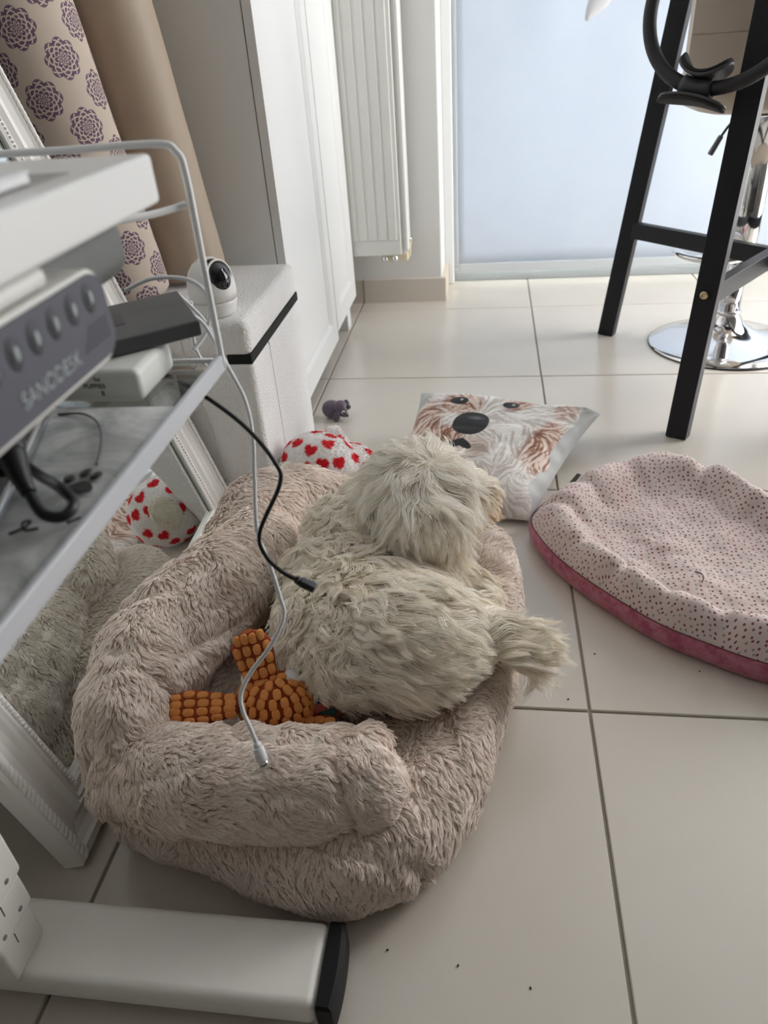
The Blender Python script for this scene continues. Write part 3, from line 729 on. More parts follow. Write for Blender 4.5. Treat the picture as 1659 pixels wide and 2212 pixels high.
# ------------------------------------------------------------------ chrome bar stool
bs = thing('bar_stool', 'chrome bar stool with beige padded seat under the black table', 'stool', (.53, 1.42, 0))
sx, sy = .53, 1.42
obj('base_plate', MB().lathe([(.206, 0), (.206, .004), (.203, .008), (.16, .018), (.11, .030), (.07, .046), (.045, .066), (.034, .085), (.031, .095)], (sx, sy, 0), 72), M_chrome, bs)
obj('base_gasket', MB().lathe([(.2065, .0), (.2075, .002), (.2065, .004)], (sx, sy, 0), 72), M_bc, bs)
obj('collar', MB().lathe([(.034, 0), (.034, .007), (.031, .009)], (sx, sy, .093), 40), M_chrome, bs)
obj('lower_tube', MB().lathe([(.029, .095), (.029, .30)], (sx, sy, 0), 40), M_chrome, bs)
obj('upper_tube', MB().lathe([(.0375, .285), (.0385, .288), (.0385, .60)], (sx, sy, 0), 40), M_chrome, bs)
ring = [(sx-.045+.095*math.cos(a)-.03, sy+.115*math.sin(a), .268) for a in [2*math.pi*k/40 for k in range(40)]]
obj('foot_ring', MB().tube(ring, .0085, 12, closed=True), M_chrome, bs)
obj('ring_collar', MB().lathe([(.041, .255), (.041, .282)], (sx, sy, 0), 36), M_chrome, bs)
M_lea = mat('beige_leatherette', (.50, .43, .36), .5, bump=.12, bscale=900, bdist=.0004)
seat = MB(); nu, nv = 48, 16
Q = np.zeros((nu, nv, 3))
for i in range(nu):
    a = 2*math.pi*i/nu; e = (abs(math.cos(a))**5+abs(math.sin(a))**5)**(-1/5)
    for j, (rr, z) in enumerate([(.02, .612), (.12, .611), (.17, .612), (.19, .617), (.198, .628), (.200, .642), (.200, .66), (.197, .676), (.19, .688), (.178, .696), (.16, .700), (.13, .7015), (.1, .701), (.07, .7005), (.03, .70), (.001, .70)]):
        Q[i, j] = (sx+rr*e*math.cos(a), sy+rr*e*math.sin(a), z)
obj('seat', seat.grid(Q, wrap_u=True), M_lea, bs)
# padded back on the camera side
nb_ = 30; Qb = []
for i in range(nb_):
    t = -1+2*i/(nb_-1); xx = sx-.02+.225*t; yy = sy-.200+.035*t*t
    Qb.append((xx, yy))
bk = MB()
F = np.zeros((nb_, 14, 3)); B = np.zeros((nb_, 14, 3))
for i, (xx, yy) in enumerate(Qb):
    for j in range(14):
        z = .66+.33*j/13; puff = .004*abs(math.sin(math.pi*(i/(nb_-1))*4))*abs(math.sin(math.pi*(j/13)*3))**.5
        F[i, j] = (xx, yy-.018-puff, z); B[i, j] = (xx, yy+.018, z)
bk.grid(F); bk.grid(B[::-1])
def strip(a, b): bk.grid(np.stack([a, b]))
strip(F[0][::-1], B[0][::-1]); strip(F[-1], B[-1]); strip(F[:, -1][::-1], B[:, -1][::-1]); strip(F[:, 0], B[:, 0])
back = obj('backrest', bk, M_lea, bs)
M_st = mat('stitch_seam', (.33, .28, .23), .7)
for t in (-.5, 0, .5):
    xx = sx-.02+.225*t; yy = sy-.200+.035*t*t-.0195
    obj('seam', MB().tube([(xx, yy, .665), (xx, yy, .985)], .0012, 6), M_st, back)
for z in (.775, .885):
    obj('seam', MB().tube([(x, y-.0195, z) for x, y in Qb], .0012, 6), M_st, back)
obj('seat_plate', MB().box((sx-.08, sy-.08, .595), (sx+.08, sy+.08, .613)), M_chrome, bs, .002)
obj('lever', MB().tube(spline([(sx-.03, sy-.02, .598), (.455, 1.41, .585), (.425, 1.405, .547)], 4), .0032, 8), M_bc, bs)
obj('lever_grip', MB().prism((.4275, 1.405, .552), (.406, 1.403, .508), .018, .022, da=.010), mat('grip_grey', (.06, .06, .06), .5), bs, .004)

# ------------------------------------------------------------------ pilates ring hanging at the table
pr_ = thing('pilates_ring', 'black exercise ring with a padded saddle grip hanging by the table leg', 'exercise ring', (.29, .86, .69))
M_rub = mat('black_foam_rubber', (.022, .022, .024), .6, bump=.15, bscale=700, bdist=.0004); M_rub2 = mat('grey_moulded_grip', (.055, .055, .06), .45); M_pad = mat('black_foam_pad', (.015, .015, .016), .8)
rc = Vector((.272, .905, .838)); nrm = Vector((-.50, -.72, .30)).normalized()
rx = nrm.cross(Vector((0, 0, 1))).normalized(); ry = rx.cross(nrm)
if ry.z < 0: ry = -ry
RR = .147
def rp(a, r=RR, o=0): return rc + rx*(r*math.cos(a)) + ry*(r*math.sin(a)) + nrm*o
a0 = math.radians(-82)
obj('hoop', MB().tube([rp(a0+.16+(2*math.pi-.32)*k/70) for k in range(71)], .0125, 14), M_rub, pr_)
def saddle(name, r0, sgn, m, w, th, half):
    Pq = np.zeros((25, 9, 3))
    for i in range(25):
        s = -1+2*i/24; a = a0+s*half
        for j in range(9):
            t = -1+2*j/8
            rr = r0+sgn*(.019*s*s+.002*(1-t*t)); ww = w*math.sqrt(max(.02, 1-abs(s)**3.2))
            Pq[i, j] = rp(a, rr, t*ww)
    o = obj(name, MB().grid(Pq), m, pr_); md = o.modifiers.new('thick', 'SOLIDIFY'); md.thickness = th; md.offset = 0
    ss = o.modifiers.new('sub', 'SUBSURF'); ss.levels = 1; ss.render_levels = 1
saddle('outer_grip', RR+.016, 1, M_rub2, .030, .006, .37); saddle('inner_grip', RR-.016, -1, M_rub2, .030, .006, .46)
saddle('outer_pad', RR+.0215, 1, M_pad, .029, .007, .36); saddle('inner_pad', RR-.0215, -1, M_pad, .029, .007, .45)
obj('grip_core', MB().tube([rp(a0-.20), rp(a0-.12), rp(a0), rp(a0+.12), rp(a0+.20)], [.0165, .016, .015, .016, .0165], 16), M_rub2, pr_)

_ht = rp(math.pi/2, RR+.0125)
obj('hook', MB().tube(spline([_ht+nrm*.014+Vector((0, 0, -.022)), _ht+nrm*.016+Vector((0, 0, -.004)), _ht+Vector((0, 0, .006)), _ht+Vector((0, .004, .020)), (_ht.x, _ht.y+.006, 1.0205)], 6), .0022, 8), M_chrome, pr_)
# ------------------------------------------------------------------ pale leaf ornament hanging at the door
lf = thing('leaf_ornament', 'pale translucent leaf hanging in front of the blind', 'ornament', (.16, 2.0, .81))
pts = []; Pl = np.zeros((14, 9, 3)); c0 = Vector((.137, 2.0, .812)); c1 = Vector((.235, 2.0, .96)); dl = (c1-c0); nl = Vector((dl.z, 0, -dl.x)).normalized()
for i in range(14):
    t = i/13; wv_ = .034*math.sin(math.pi*min(1, t*.9+.02))**.8
    for j in range(9):
        s = -1+2*j/8; p = c0+dl*t+nl*(s*wv_)+Vector((0, .006*s*s+.01*t*t, 0)); Pl[i, j] = p
o = obj('blade', MB().grid(Pl), mat('pale_leaf', (.72, .72, .74), .4, alpha=.75), lf); o.modifiers.new('thick', 'SOLIDIFY').thickness = .0006
obj('thread', MB().tube([c1, c1+Vector((.02, 0, .3)), c1+Vector((.02, .03, 1.19))], .0006, 5), mat('thread', (.7, .7, .7), .6), lf)
# ------------------------------------------------------------------ fur
def arrays(me):
    me.calc_loop_triangles()
    V = np.empty(len(me.vertices)*3); me.vertices.foreach_get('co', V); V = V.reshape(-1, 3)
    Nn = np.empty(len(me.vertices)*3); me.vertices.foreach_get('normal', Nn); Nn = Nn.reshape(-1, 3)
    F = np.empty(len(me.loop_triangles)*3, dtype=np.int32); me.loop_triangles.foreach_get('vertices', F); F = F.reshape(-1, 3)
    return V, Nn, F
def unit(a): return a/np.maximum(1e-9, np.linalg.norm(a, axis=-1, keepdims=True))
def fur_mat(name, rough=.75, tl=.12, spec=.12):
    m = bpy.data.materials.new(name); m.use_nodes = True
    n = nodes_of(m); at = n.new('ShaderNodeAttribute'); at.attribute_name = 'fcol'
    n.L.new(at.outputs['Color'], n.P.inputs['Base Color']); n.P.inputs['Roughness'].default_value = rough
    n.P.inputs['Specular IOR Level'].default_value = spec
    t = n.new('ShaderNodeBsdfTranslucent'); n.L.new(at.outputs['Color'], t.inputs[0])
    mx = n.new('ShaderNodeMixShader'); mx.inputs[0].default_value = tl
    n.L.new(n.P.outputs[0], mx.inputs[1]); n.L.new(t.outputs[0], mx.inputs[2]); n.L.new(mx.outputs[0], m.node_tree.nodes['Material Output'].inputs['Surface'])
    return m
M_fur = fur_mat('fleece_fibres')
def fur(name, me, parent, count, length, radius, flow, color, lift=.5, clump=.6, csize=10, swirl=.5, sscale=30, curl=0., cscale=60, K=5, mask=None, grav=0., jit=.25, m=None, matrix=None):
    V, Nn, F = arrays(me)
    a, b, c = V[F[:, 0]], V[F[:, 1]], V[F[:, 2]]
    area = .5*np.linalg.norm(np.cross(b-a, c-a), axis=1)
    if mask is not None: area = area*np.clip(mask((a+b+c)/3, unit(Nn[F[:, 0]]+Nn[F[:, 1]]+Nn[F[:, 2]])), 0, None)
    idx = rng.choice(len(F), count, p=area/area.sum())
    u = rng.random((count, 2)); fl = u.sum(1) > 1; u[fl] = 1-u[fl]; w = np.stack([1-u.sum(1), u[:, 0], u[:, 1]], 1)
    P = np.einsum('ij,ijk->ik', w, V[F[idx]]); Nr = unit(np.einsum('ij,ijk->ik', w, Nn[F[idx]]))
    fd = flow(P, Nr) if callable(flow) else np.tile(np.array(flow, float), (count, 1))
    L = length(P, Nr) if callable(length) else np.full(count, float(length))
    L = L*(1+jit*rng.uniform(-1, 1, count))
    t = unit(fd-(fd*Nr).sum(1, keepdims=True)*Nr); bt_ = np.cross(Nr, t)
    ang = swirl*(vnoise(P, sscale)+.6*vnoise(P, sscale*2.7, 11.3)) + .18*rng.normal(size=count)
    t = t*np.cos(ang)[:, None]+bt_*np.sin(ang)[:, None]
    lf = lift*(1+.35*vnoise(P, sscale*1.7, 5.1))[:, None]
    pts = np.zeros((count, K, 3)); pts[:, 0] = P - Nr*.0008
    cv = vnoise(P, cscale, 3.7)[:, None]*6.28
    for k in range(1, K):
        s = k/(K-1)
        d = unit(Nr*lf*(1-.8*s)+t*(1-lf*.6*(1-s)) + np.array([0, 0, -grav*s]))
        if curl: d = unit(d + curl*(np.cross(Nr, t)*np.sin(s*7+cv)+Nr*.5*np.cos(s*7+cv)))
        pts[:, k] = pts[:, k-1]+d*(L/(K-1))[:, None]
    if clump:
        from mathutils.kdtree import KDTree
        nc = max(1, count//csize); kd = KDTree(nc)
        for i in range(nc): kd.insert(P[i], i)
        kd.balance()
        ci = np.array([kd.find(p)[1] for p in P.tolist()])
        sv = np.linspace(0, 1, K)**.8*clump*rng.uniform(.7, 1.1, (count, 1)); sv = np.clip(sv, 0, .97)
        off = pts[ci]-pts
        pts = pts+off*sv[..., None]
    colr = color(P, Nr) if callable(color) else np.tile(np.array(color, float), (count, 1))
    colr = np.clip(colr*(1+.10*rng.normal(size=(count, 1))), 0, 1)
    hc = bpy.data.hair_curves.new(name); hc.add_curves([K]*count)
    hc.attributes['position'].data.foreach_set('vector', pts.astype(np.float32).ravel())
    ra = hc.attributes.get('radius') or hc.attributes.new('radius', 'FLOAT', 'POINT')
    prof_ = np.interp(np.linspace(0, 1, K), [0, .5, .85, 1], [1, .95, .6, .15])
    ra.data.foreach_set('value', (np.tile(prof_, count)*radius).astype(np.float32))
    ca = hc.attributes.new('fcol', 'FLOAT_COLOR', 'CURVE')
    ca.data.foreach_set('color', np.concatenate([colr, np.ones((count, 1))], 1).astype(np.float32).ravel())
    hc.materials.append(m or M_fur)
    o = bpy.data.objects.new(name, hc); COL.objects.link(o); setparent(o, parent); o['kind'] = 'stuff'
    return o
def dents(P, amp, sc, off, w=.10): return -amp*np.exp(-(vnoise(P, sc, off)/w)**2)
def indent(me, S, depth=.008, w=.007):
    V, Nn, _ = arrays(me); d = np.full(len(V), 9.)
    for i0 in range(0, len(V), 8000): d[i0:i0+8000] = np.sqrt(((V[i0:i0+8000, None]-S[None])**2).sum(2)).min(1)
    V = V-Nn*(depth*np.exp(-(d/w)**2))[:, None]; me.vertices.foreach_set('co', V.ravel()); me.update()
def blob_tube(pts, rads, n=12, seg=72, flat=None, noise=.006, nsc=18, ends=True, crease=.007):
    """soft cushion tube with domed ends"""
    P = spline([(*p, r) if False else p for p in pts], n); R = [v.x for v in spline([(r, 0, 0) for r in rads], n)]
    q0 = (P[0]-P[1]).normalized(); q1 = (P[-1]-P[-2]).normalized(); pre = []; post = []
    for k in range(1, 13):
        a = math.pi/2*k/12.05
        pre.insert(0, (P[0]+q0*R[0]*math.sin(a)*.85, R[0]*math.cos(a))); post.append((P[-1]+q1*R[-1]*math.sin(a)*.85, R[-1]*math.cos(a)))
    A = pre+list(zip(P, R))+post
    mb = MB().tube([a for a, _ in A], [max(.002, r) for _, r in A], seg, True, flat)
    V = np.array(mb.v); c = V.mean(0)
    nz = noise*(vnoise(V, nsc)+.5*vnoise(V, nsc*2.3, 7))+dents(V, crease, 11, 3.3)+dents(V, crease*.5, 23, 8.1); d = unit(V-c); V = V+d*nz[:, None]
    V[:, 2] = np.maximum(V[:, 2], .001)
    mb.v = [tuple(p) for p in V]
    return mb
def remeshed(name, mb, voxel, smooth=8, fac=.5):
    me = mb.mesh('tmp'); o = bpy.data.objects.new('tmp', me); COL.objects.link(o)
    r = o.modifiers.new('r', 'REMESH'); r.mode = 'VOXEL'; r.voxel_size = voxel
    s = o.modifiers.new('s', 'SMOOTH'); s.iterations = smooth; s.factor = fac
    dg = bpy.context.evaluated_depsgraph_get(); ev = o.evaluated_get(dg)
    out = bpy.data.meshes.new_from_object(ev, depsgraph=dg); out.name = name
    out.polygons.foreach_set('use_smooth', [True]*len(out.polygons)); out.materials.clear()
    bpy.data.objects.remove(o); bpy.data.meshes.remove(me)
    return out

# ------------------------------------------------------------------ fleecy armchair bed
M_bed = mat('fleece_backing', (.50, .42, .37), .95, vary=.1, vscale=40)
bed = thing('pet_bed', 'fluffy beige plush armchair bed the dog is lying in', 'pet bed', (-.35, .04, 0))
bedcol = lambda P, Nr: np.array([.885, .80, .74])*(1+.06*vnoise(P, 22))[:, None]
ol = [(-.595, -.245), (-.545, -.285), (-.48, -.297), (-.415, -.322), (-.34, -.336), (-.27, -.330), (-.21, -.295), (-.155, -.205), (-.118, -.08), (-.095, .08), (-.088, .21), (-.108, .305), (-.165, .365), (-.28, .395), (-.42, .40), (-.53, .37), (-.59, .28), (-.61, .1), (-.605, -.1)]
OL = np.array([(p.x, p.y) for p in spline([(x, y, 0) for x, y in ol], 12, True)]); oc = np.array([-.35, .05])
pf = [(0, .100), (.2, .100), (.4, .101), (.55, .105), (.68, .114), (.78, .122), (.86, .122), (.92, .114), (.965, .098), (.99, .078), (1.0, .056), (.99, .034), (.965, .015), (.93, .003), (.85, .0005), (.5, .0005), (0, .0005)]
_t = np.linspace(0, 1, len(pf)); _q = np.linspace(0, 1, 70); pf = list(zip(np.interp(_q, _t, [a for a, _ in pf]), np.interp(_q, _t, [b for _, b in pf])))
Pq = np.zeros((len(OL), len(pf), 3))
for j, (t, z) in enumerate(pf):
    Pq[:, j, :2] = oc+(OL-oc)*t; Pq[:, j, 2] = z
nz = .007*vnoise(Pq, 14)+.004*vnoise(Pq, 33, 4)+dents(Pq, .006, 9, 2.2)
Pq[..., 2] = np.maximum(Pq[..., 2]+np.where(Pq[..., 2] > .03, nz, 0), .0005)
Pq[:, :, :2] += (unit(OL-oc)[:, None, :]*(.006*vnoise(Pq, 16, 9))[..., None])*(np.array([t for t, _ in pf]) > .6)[None, :, None]
base_me = MB().grid(Pq[:, ::-1], wrap_u=True).mesh('seat_cushion')
b0 = obj('seat_cushion', base_me, M_bed, bed)
armN = blob_tube([(-.555, -.215, .120), (-.510, -.246, .134), (-.45, -.256, .142), (-.375, -.250, .142), (-.315, -.242, .140), (-.278, -.236, .138)], [.050, .056, .059, .060, .058, .055], noise=.005).mesh('arm')
backM = blob_tube([(-.560, -.222, .105), (-.574, -.165, .165), (-.548, -.06, .182), (-.512, .04, .180), (-.494, .12, .172)], [.066, .078, .082, .082, .076], noise=.010, flat=(.80, 1.04)).mesh('backrest')
armF = blob_tube([(-.515, .165, .165), (-.497, .225, .178), (-.45, .275, .166), (-.38, .295, .140), (-.33, .305, .125)], [.072, .073, .066, .056, .045], noise=.007).mesh('arm')
b1 = obj('arm', armN, M_bed, bed); b2 = obj('backrest', backM, M_bed, bed); b3 = obj('arm', armF, M_bed, bed)
def seamline(pts, par):
    obj('seam', MB().tube(spline(pts, 6), .003, 8), mat('seam_dark_%d' % len(bpy.data.materials), (.22, .165, .135), .9), par)
tri = lambda me: arrays(me)
up_mask = lambda P, Nr: np.where(Nr[:, 2] > -.55, 1, 0)*np.where(P[:, 2] > .004, 1, 0)
def flow_base(P, Nr):
    d = np.zeros_like(P); d[:, :2] = P[:, :2]-oc; d = unit(d); d[:, 2] = -.8
    return d + np.array([.3, -.2, 0])
def flow_arm(P, Nr): return np.tile(np.array([.75, -.35, -.35]), (len(P), 1))
def flow_back(P, Nr): return np.tile(np.array([.35, -.45, -.75]), (len(P), 1))
def ring_pts(me, axis, val, tol=.006):
    V, _, _ = arrays(me); s = V[np.abs(V[:, axis]-val) < tol]; return s
def seam_gap(P, S):
    out = np.ones(len(P))
    for i0 in range(0, len(P), 20000):
        q = P[i0:i0+20000]; d = np.sqrt(((q[:, None]-S[None])**2).sum(2)).min(1); out[i0:i0+20000] = np.clip((d-.0025)/.004, .03, 1)
    return out
def dense(pts, n=10): return np.array([tuple(p) for p in spline(pts, n)])
def on_surface(me, pts):
    V, _, _ = arrays(me); return np.array([V[((V-p)**2).sum(1).argmin()] for p in pts])
S_base = dense([(-.265, -.322, .118), (-.238, -.312, .105), (-.218, -.300, .082), (-.212, -.292, .055), (-.216, -.290, .025)])
ringa = [(-.290, -.238+.058*math.cos(a), .138+.058*math.sin(a)) for a in np.linspace(0, 2*math.pi, 60)]
S_arm = np.array([(-.296+.012*math.cos(2*a), y, z) for a, (x, y, z) in zip(np.linspace(0, 2*math.pi, 60), ringa)])
S_back = np.array([(-.574+.066*math.cos(a), -.185+.010*math.sin(2*a), .16+.085*math.sin(a)) for a in np.linspace(0, 2*math.pi, 70)])
FK = dict(lift=.5, clump=.75, csize=10, swirl=1.0, sscale=30, curl=.25, cscale=45, K=5)
indent(base_me, S_base, .010, .008); indent(armN, S_arm, .007, .007); indent(backM, S_back, .009, .008)
fur('fur', base_me, b0, 120000, .0125, .00036, flow_base, bedcol, mask=lambda P, Nr: up_mask(P, Nr)*seam_gap(P, S_base)*np.where((P[:, 0] < -.2) & (P[:, 0] > -.5) & (P[:, 1] > -.1) & (P[:, 1] < .25) & (Nr[:, 2] > .8), .25, 1), **FK)
fur('fur', armN, b1, 75000, .0130, .00036, flow_arm, bedcol, mask=lambda P, Nr: up_mask(P, Nr)*seam_gap(P, S_arm), **FK)
fur('fur', backM, b2, 95000, .0135, .00036, flow_back, bedcol, mask=lambda P, Nr: up_mask(P, Nr)*seam_gap(P, S_back), **FK)
fur('fur', armF, b3, 42000, .0130, .00036, flow_arm, bedcol, mask=up_mask, **FK)

# ------------------------------------------------------------------ the dog
dog = thing('dog', 'fluffy cream white dog curled up asleep in the beige plush bed', 'dog', (-.29, .0, .11))
db = MB()
def E(c, r, rot=None): db.ellipsoid(c, r, 28, 18, rot)
E((-.305, -.035, .182), (.108, .105, .076)); E((-.345, .045, .180), (.082, .088, .068)); E((-.262, -.060, .185), (.100, .085, .078))
E((-.335, .108, .212), (.060, .060, .062)); E((-.290, .135, .245), (.058, .056, .058))                      # shoulder, neck
E((-.243, .130, .283), (.072, .068, .066)); E((-.190, .150, .266), (.050, .042, .040)); E((-.160, .158, .255), (.026, .025, .023))  # head, cheek, muzzle
E((-.208, -.018, .165), (.058, .050, .050)); E((-.188, .030, .148), (.044, .024, .028), Matrix.Rotation(.3, 3, 'Z'))      # thigh, folded hind leg
db.tube(spline([(-.27, .105, .170), (-.215, .108, .165), (-.172, .092, .152), (-.150, .068, .138)], 5), [.034, .033, .031, .030, .028, .027, .026, .025, .024, .0235, .023, .023, .023, .023, .022, .02], 14)  # fore leg
db.tube(spline([(-.215, -.050, .185), (-.160, -.045, .185), (-.115, -.030, .160), (-.088, -.018, .128)], 5), [.030, .029, .028, .027, .026, .025, .024, .022, .021, .020, .019, .018, .016, .014, .012, .010], 12)  # tail
body_me = remeshed('body', db, .0065, 10, .5)
M_skin = mat('dog_undercoat', (.66, .60, .50), .95)
dbody = obj('body', body_me, M_skin, dog)
# hair flow anchors: position, direction, length
AN = [((-.40, .02, .25), (-.35, -.55, -.35), .030), ((-.41, -.05, .20), (-.3, -.6, -.7), .030), ((-.38, -.10, .17), (.1, -.5, -.8), .032),
      ((-.34, -.08, .25), (.4, -.7, -.2), .036), ((-.30, -.13, .18), (.75, -.35, -.45), .040), ((-.25, -.10, .25), (.9, -.15, -.05), .046), ((-.22, -.14, .15), (.8, -.2, -.6), .042),
      ((-.18, -.08, .22), (.9, .05, -.25), .048), ((-.16, -.03, .20), (.9, 0, -.4), .050), ((-.30, .0, .27), (.7, -.45, .1), .040), ((-.22, .02, .22), (.85, -.1, -.3), .045), ((-.16, .03, .16), (.75, -.1, -.6), .036),
      ((-.145, -.035, .175), (.9, -.05, -.1), .052), ((-.12, -.03, .15), (.9, .15, -.2), .054), ((-.10, -.02, .13), (.7, -.25, -.9), .056),
      ((-.36, .09, .25), (-.45, -.3, -.4), .034), ((-.33, .14, .27), (-.45, .1, -.1), .036), ((-.30, .06, .27), (.15, -.8, -.3), .038), ((-.38, .05, .22), (-.2, -.7, -.5), .030),
      ((-.26, .13, .345), (-.5, .25, .3), .030), ((-.22, .16, .345), (.1, .5, .4), .030), ((-.29, .14, .31), (-.8, .1, -.2), .040), ((-.27, .08, .33), (-.25, -.75, -.5), .050),
      ((-.25, .07, .29), (.05, -.75, -.8), .070), ((-.22, .075, .29), (.2, -.65, -.85), .072), ((-.20, .09, .31), (.45, -.45, -.7), .060), ((-.28, .08, .26), (-.1, -.55, -.9), .055), ((-.25, .06, .245), (.1, -.4, -1), .060),
      ((-.17, .13, .29), (.7, -.1, -.6), .034), ((-.14, .15, .26), (.5, -.1, -.9), .024), ((-.19, .17, .30), (.7, .3, -.1), .03), ((-.20, .06, .16), (.7, -.3, -.6), .03), ((-.155, .075, .145), (.5, -.35, -.8), .030), ((-.19, .10, .17), (.75, -.35, -.2), .034), ((-.24, .09, .18), (.5, -.5, -.5), .035)]
aP = np.array([a[0] for a in AN]); aD = unit(np.array([a[1] for a in AN], float)); aL = np.array([a[2] for a in AN])
def aw(P):
    d2 = ((P[:, None, :]-aP[None])**2).sum(2); w = 1/(d2+.0004)**2; return w/w.sum(1, keepdims=True)
dog_flow = lambda P, Nr: aw(P)@aD
dog_len = lambda P, Nr: 1.22*(aw(P)@aL)*np.where(P[:, 2] < .11, .5, 1)
def dog_col(P, Nr):
    c = np.tile(np.array([.995, .93, .845]), (len(P), 1))
    f = np.clip(.5+.5*vnoise(P, 18), 0, 1)[:, None]; c = c*(1-f*.10)+np.array([.93, .85, .70])*f*.10
    hd_ = np.clip((P[:, 0]+.185)/.03, 0, 1)*np.clip((P[:, 1]-.10)/.03, 0, 1)*.75; c = c*(1-hd_[:, None])+np.array([.90, .72, .55])*hd_[:, None]
    hw = np.clip((P[:, 2]-.26)/.05, 0, 1)[:, None]*np.clip((P[:, 1]-.02)/.05, 0, 1)[:, None]; c = c*(1-hw)+np.array([.995, .945, .875])*hw
    return c
M_dfur = fur_mat('dog_hair', .42, .12, .35)
head_m = lambda P: ((P-np.array([-.243, .115, .29]))**2).sum(1) < .095**2
left_m = lambda P: np.clip((-.30-P[:, 0])/.05, 0, 1)*np.where(head_m(P), 0, 1)
fur('coat', body_me, dbody, 85000, dog_len, .00034, dog_flow, dog_col, lift=.36, clump=.9, csize=30, swirl=.55, sscale=18, curl=.48, cscale=24, K=10, grav=.15, jit=.3, m=M_dfur, mask=lambda P, Nr: np.where(P[:, 2] > .10, 1, 0)*(1-.6*left_m(P)))
fur('curly_coat', body_me, dbody, 42000, lambda P, Nr: dog_len(P, Nr)*1.0, .00034, dog_flow, dog_col, lift=.75, clump=.85, csize=18, swirl=1.8, sscale=28, curl=.9, cscale=50, K=9, grav=0, jit=.3, m=M_dfur, mask=lambda P, Nr: np.where(P[:, 2] > .10, 1, 0)*left_m(P))
fur('undercoat', body_me, dbody, 30000, .016, .0005, dog_flow, lambda P, Nr: dog_col(P, Nr)*.92, lift=.6, clump=.4, csize=6, swirl=.9, sscale=30, K=4, m=M_dfur, mask=lambda P, Nr: np.where(P[:, 2] > .10, 1, 0))
# ear flap with long hair, on the near side of the head
ear_me = remeshed('ear', MB().ellipsoid((-.232, .072, .275), (.034, .016, .048), 20, 14, Matrix.Rotation(.25, 3, 'X') @ Matrix.Rotation(.15, 3, 'Y')), .005, 4)
ear = obj('ear', ear_me, M_skin, dog)
fur('ear_hair', ear_me, ear, 20000, lambda P, Nr: .060+.6*(np.clip(.31-P[:, 2], 0, .07)), .00034, lambda P, Nr: np.tile(np.array([.12, -.30, -1.]), (len(P), 1))+np.stack([(P[:, 0]+.232)*6, 0*P[:, 0], 0*P[:, 0]], 1), dog_col, lift=.26, clump=.9, csize=30, swirl=.35, sscale=24, curl=.25, cscale=22, K=8, grav=.4, m=M_dfur)
nose_o = obj('nose', MB().ellipsoid((-.140, .166, .252), (.009, .010, .008), 16, 10), mat('dog_nose', (.03, .025, .025), .35), dog)
for (x, y, z) in ((-.168, .128, .283), (-.178, .182, .285)):
    obj('eye', MB().ellipsoid((x, y, z), (.006, .006, .006), 14, 8), bpy.data.materials.get('dog_eye') or mat('dog_eye', (.015, .01, .008), .1), dog)
# ------------------------------------------------------------------ heart print plush toy
def col_attr(me, C, name='pcol'):
    a = me.color_attributes.new(name, 'FLOAT_COLOR', 'POINT'); a.data.foreach_set('color', np.concatenate([C, np.ones((len(C), 1))], 1).astype(np.float32).ravel())
def attr_mat(name, rough=.85, attr='pcol', bump=0, bscale=300, bdist=.001, sheen=.2):
    m = mat(name, (.8, .8, .8), rough, sheen=sheen, spec=.25); n = nodes_of(m); at = n.new('ShaderNodeAttribute'); at.attribute_name = attr
    n.L.new(at.outputs['Color'], n.P.inputs['Base Color'])
    if bump: n.bump(n.noise(bscale, 3, .6, n.geo()), bump, bdist)
    return m
from mathutils.kdtree import KDTree
pl = thing('heart_plush', 'white plush toy printed with red hearts behind the beige bed', 'plush toy', (-.48, .55, 0))
hb_ = MB()
hb_.ellipsoid((-.490, .545, .080), (.086, .070, .078), 28, 18, Matrix.Rotation(-.35, 3, 'Z')); hb_.ellipsoid((-.430, .575, .062), (.06, .055, .055), 24, 16)
hb_.ellipsoid((-.468, .618, .120), (.022, .016, .022), 16, 10); hb_.ellipsoid((-.455, .605, .105), (.022, .020, .022), 16, 10)
hb_.ellipsoid((-.395, .600, .060), (.030, .024, .028), 18, 12); hb_.ellipsoid((-.372, .595, .045), (.024, .022, .022), 16, 10)
pme = remeshed('body', hb_, .0042, 6, .5)
V_, N_, F_ = arrays(pme)
cen = []
for i in rng.permutation(len(V_)):
    if all((V_[i][0]-V_[c][0])**2+(V_[i][1]-V_[c][1])**2+(V_[i][2]-V_[c][2])**2 > .0325**2 for c in cen): cen.append(i)
    if len(cen) > 70: break
kdh = KDTree(len(cen))
for k, i in enumerate(cen): kdh.insert(V_[i], k)
kdh.balance(); hrot = rng.uniform(-.5, .5, len(cen))
def hearts(P, Nr=None):
    out = np.tile(np.array([.86, .84, .83]), (len(P), 1)); red = np.array([.70, .022, .035])
    for q, p in enumerate(P.tolist()):
        _, k, _ = kdh.find(p); i = cen[k]; nn_ = N_[i]
        upv = np.array([0, .35, 1.0]); upv = upv-nn_*(upv@nn_); upv /= max(1e-6, np.linalg.norm(upv)); sd = np.cross(upv, nn_)
        d = (np.array(p)-V_[i])/.0106; x = d@sd; y = d@upv; c_, s_ = math.cos(hrot[k]), math.sin(hrot[k]); x, y = c_*x-s_*y, s_*x+c_*y
        x *= .92; y = y*.95+.1
        if (x*x+y*y-1)**3-x*x*y**3 < 0: out[q] = red
    return out
col_attr(pme, hearts(V_))
pbody = obj('body', pme, attr_mat('heart_fabric', bump=.5, bscale=260, bdist=.002), pl)
fur('plush_pile', pme, pbody, 26000, .0050, .00042, (.2, -.2, -.6), hearts, lift=.9, clump=.5, csize=7, swirl=1.5, sscale=60, K=4)
fme = remeshed('foot', MB().ellipsoid((-.536, .474, .095), (.030, .026, .036), 20, 12), .005, 4)
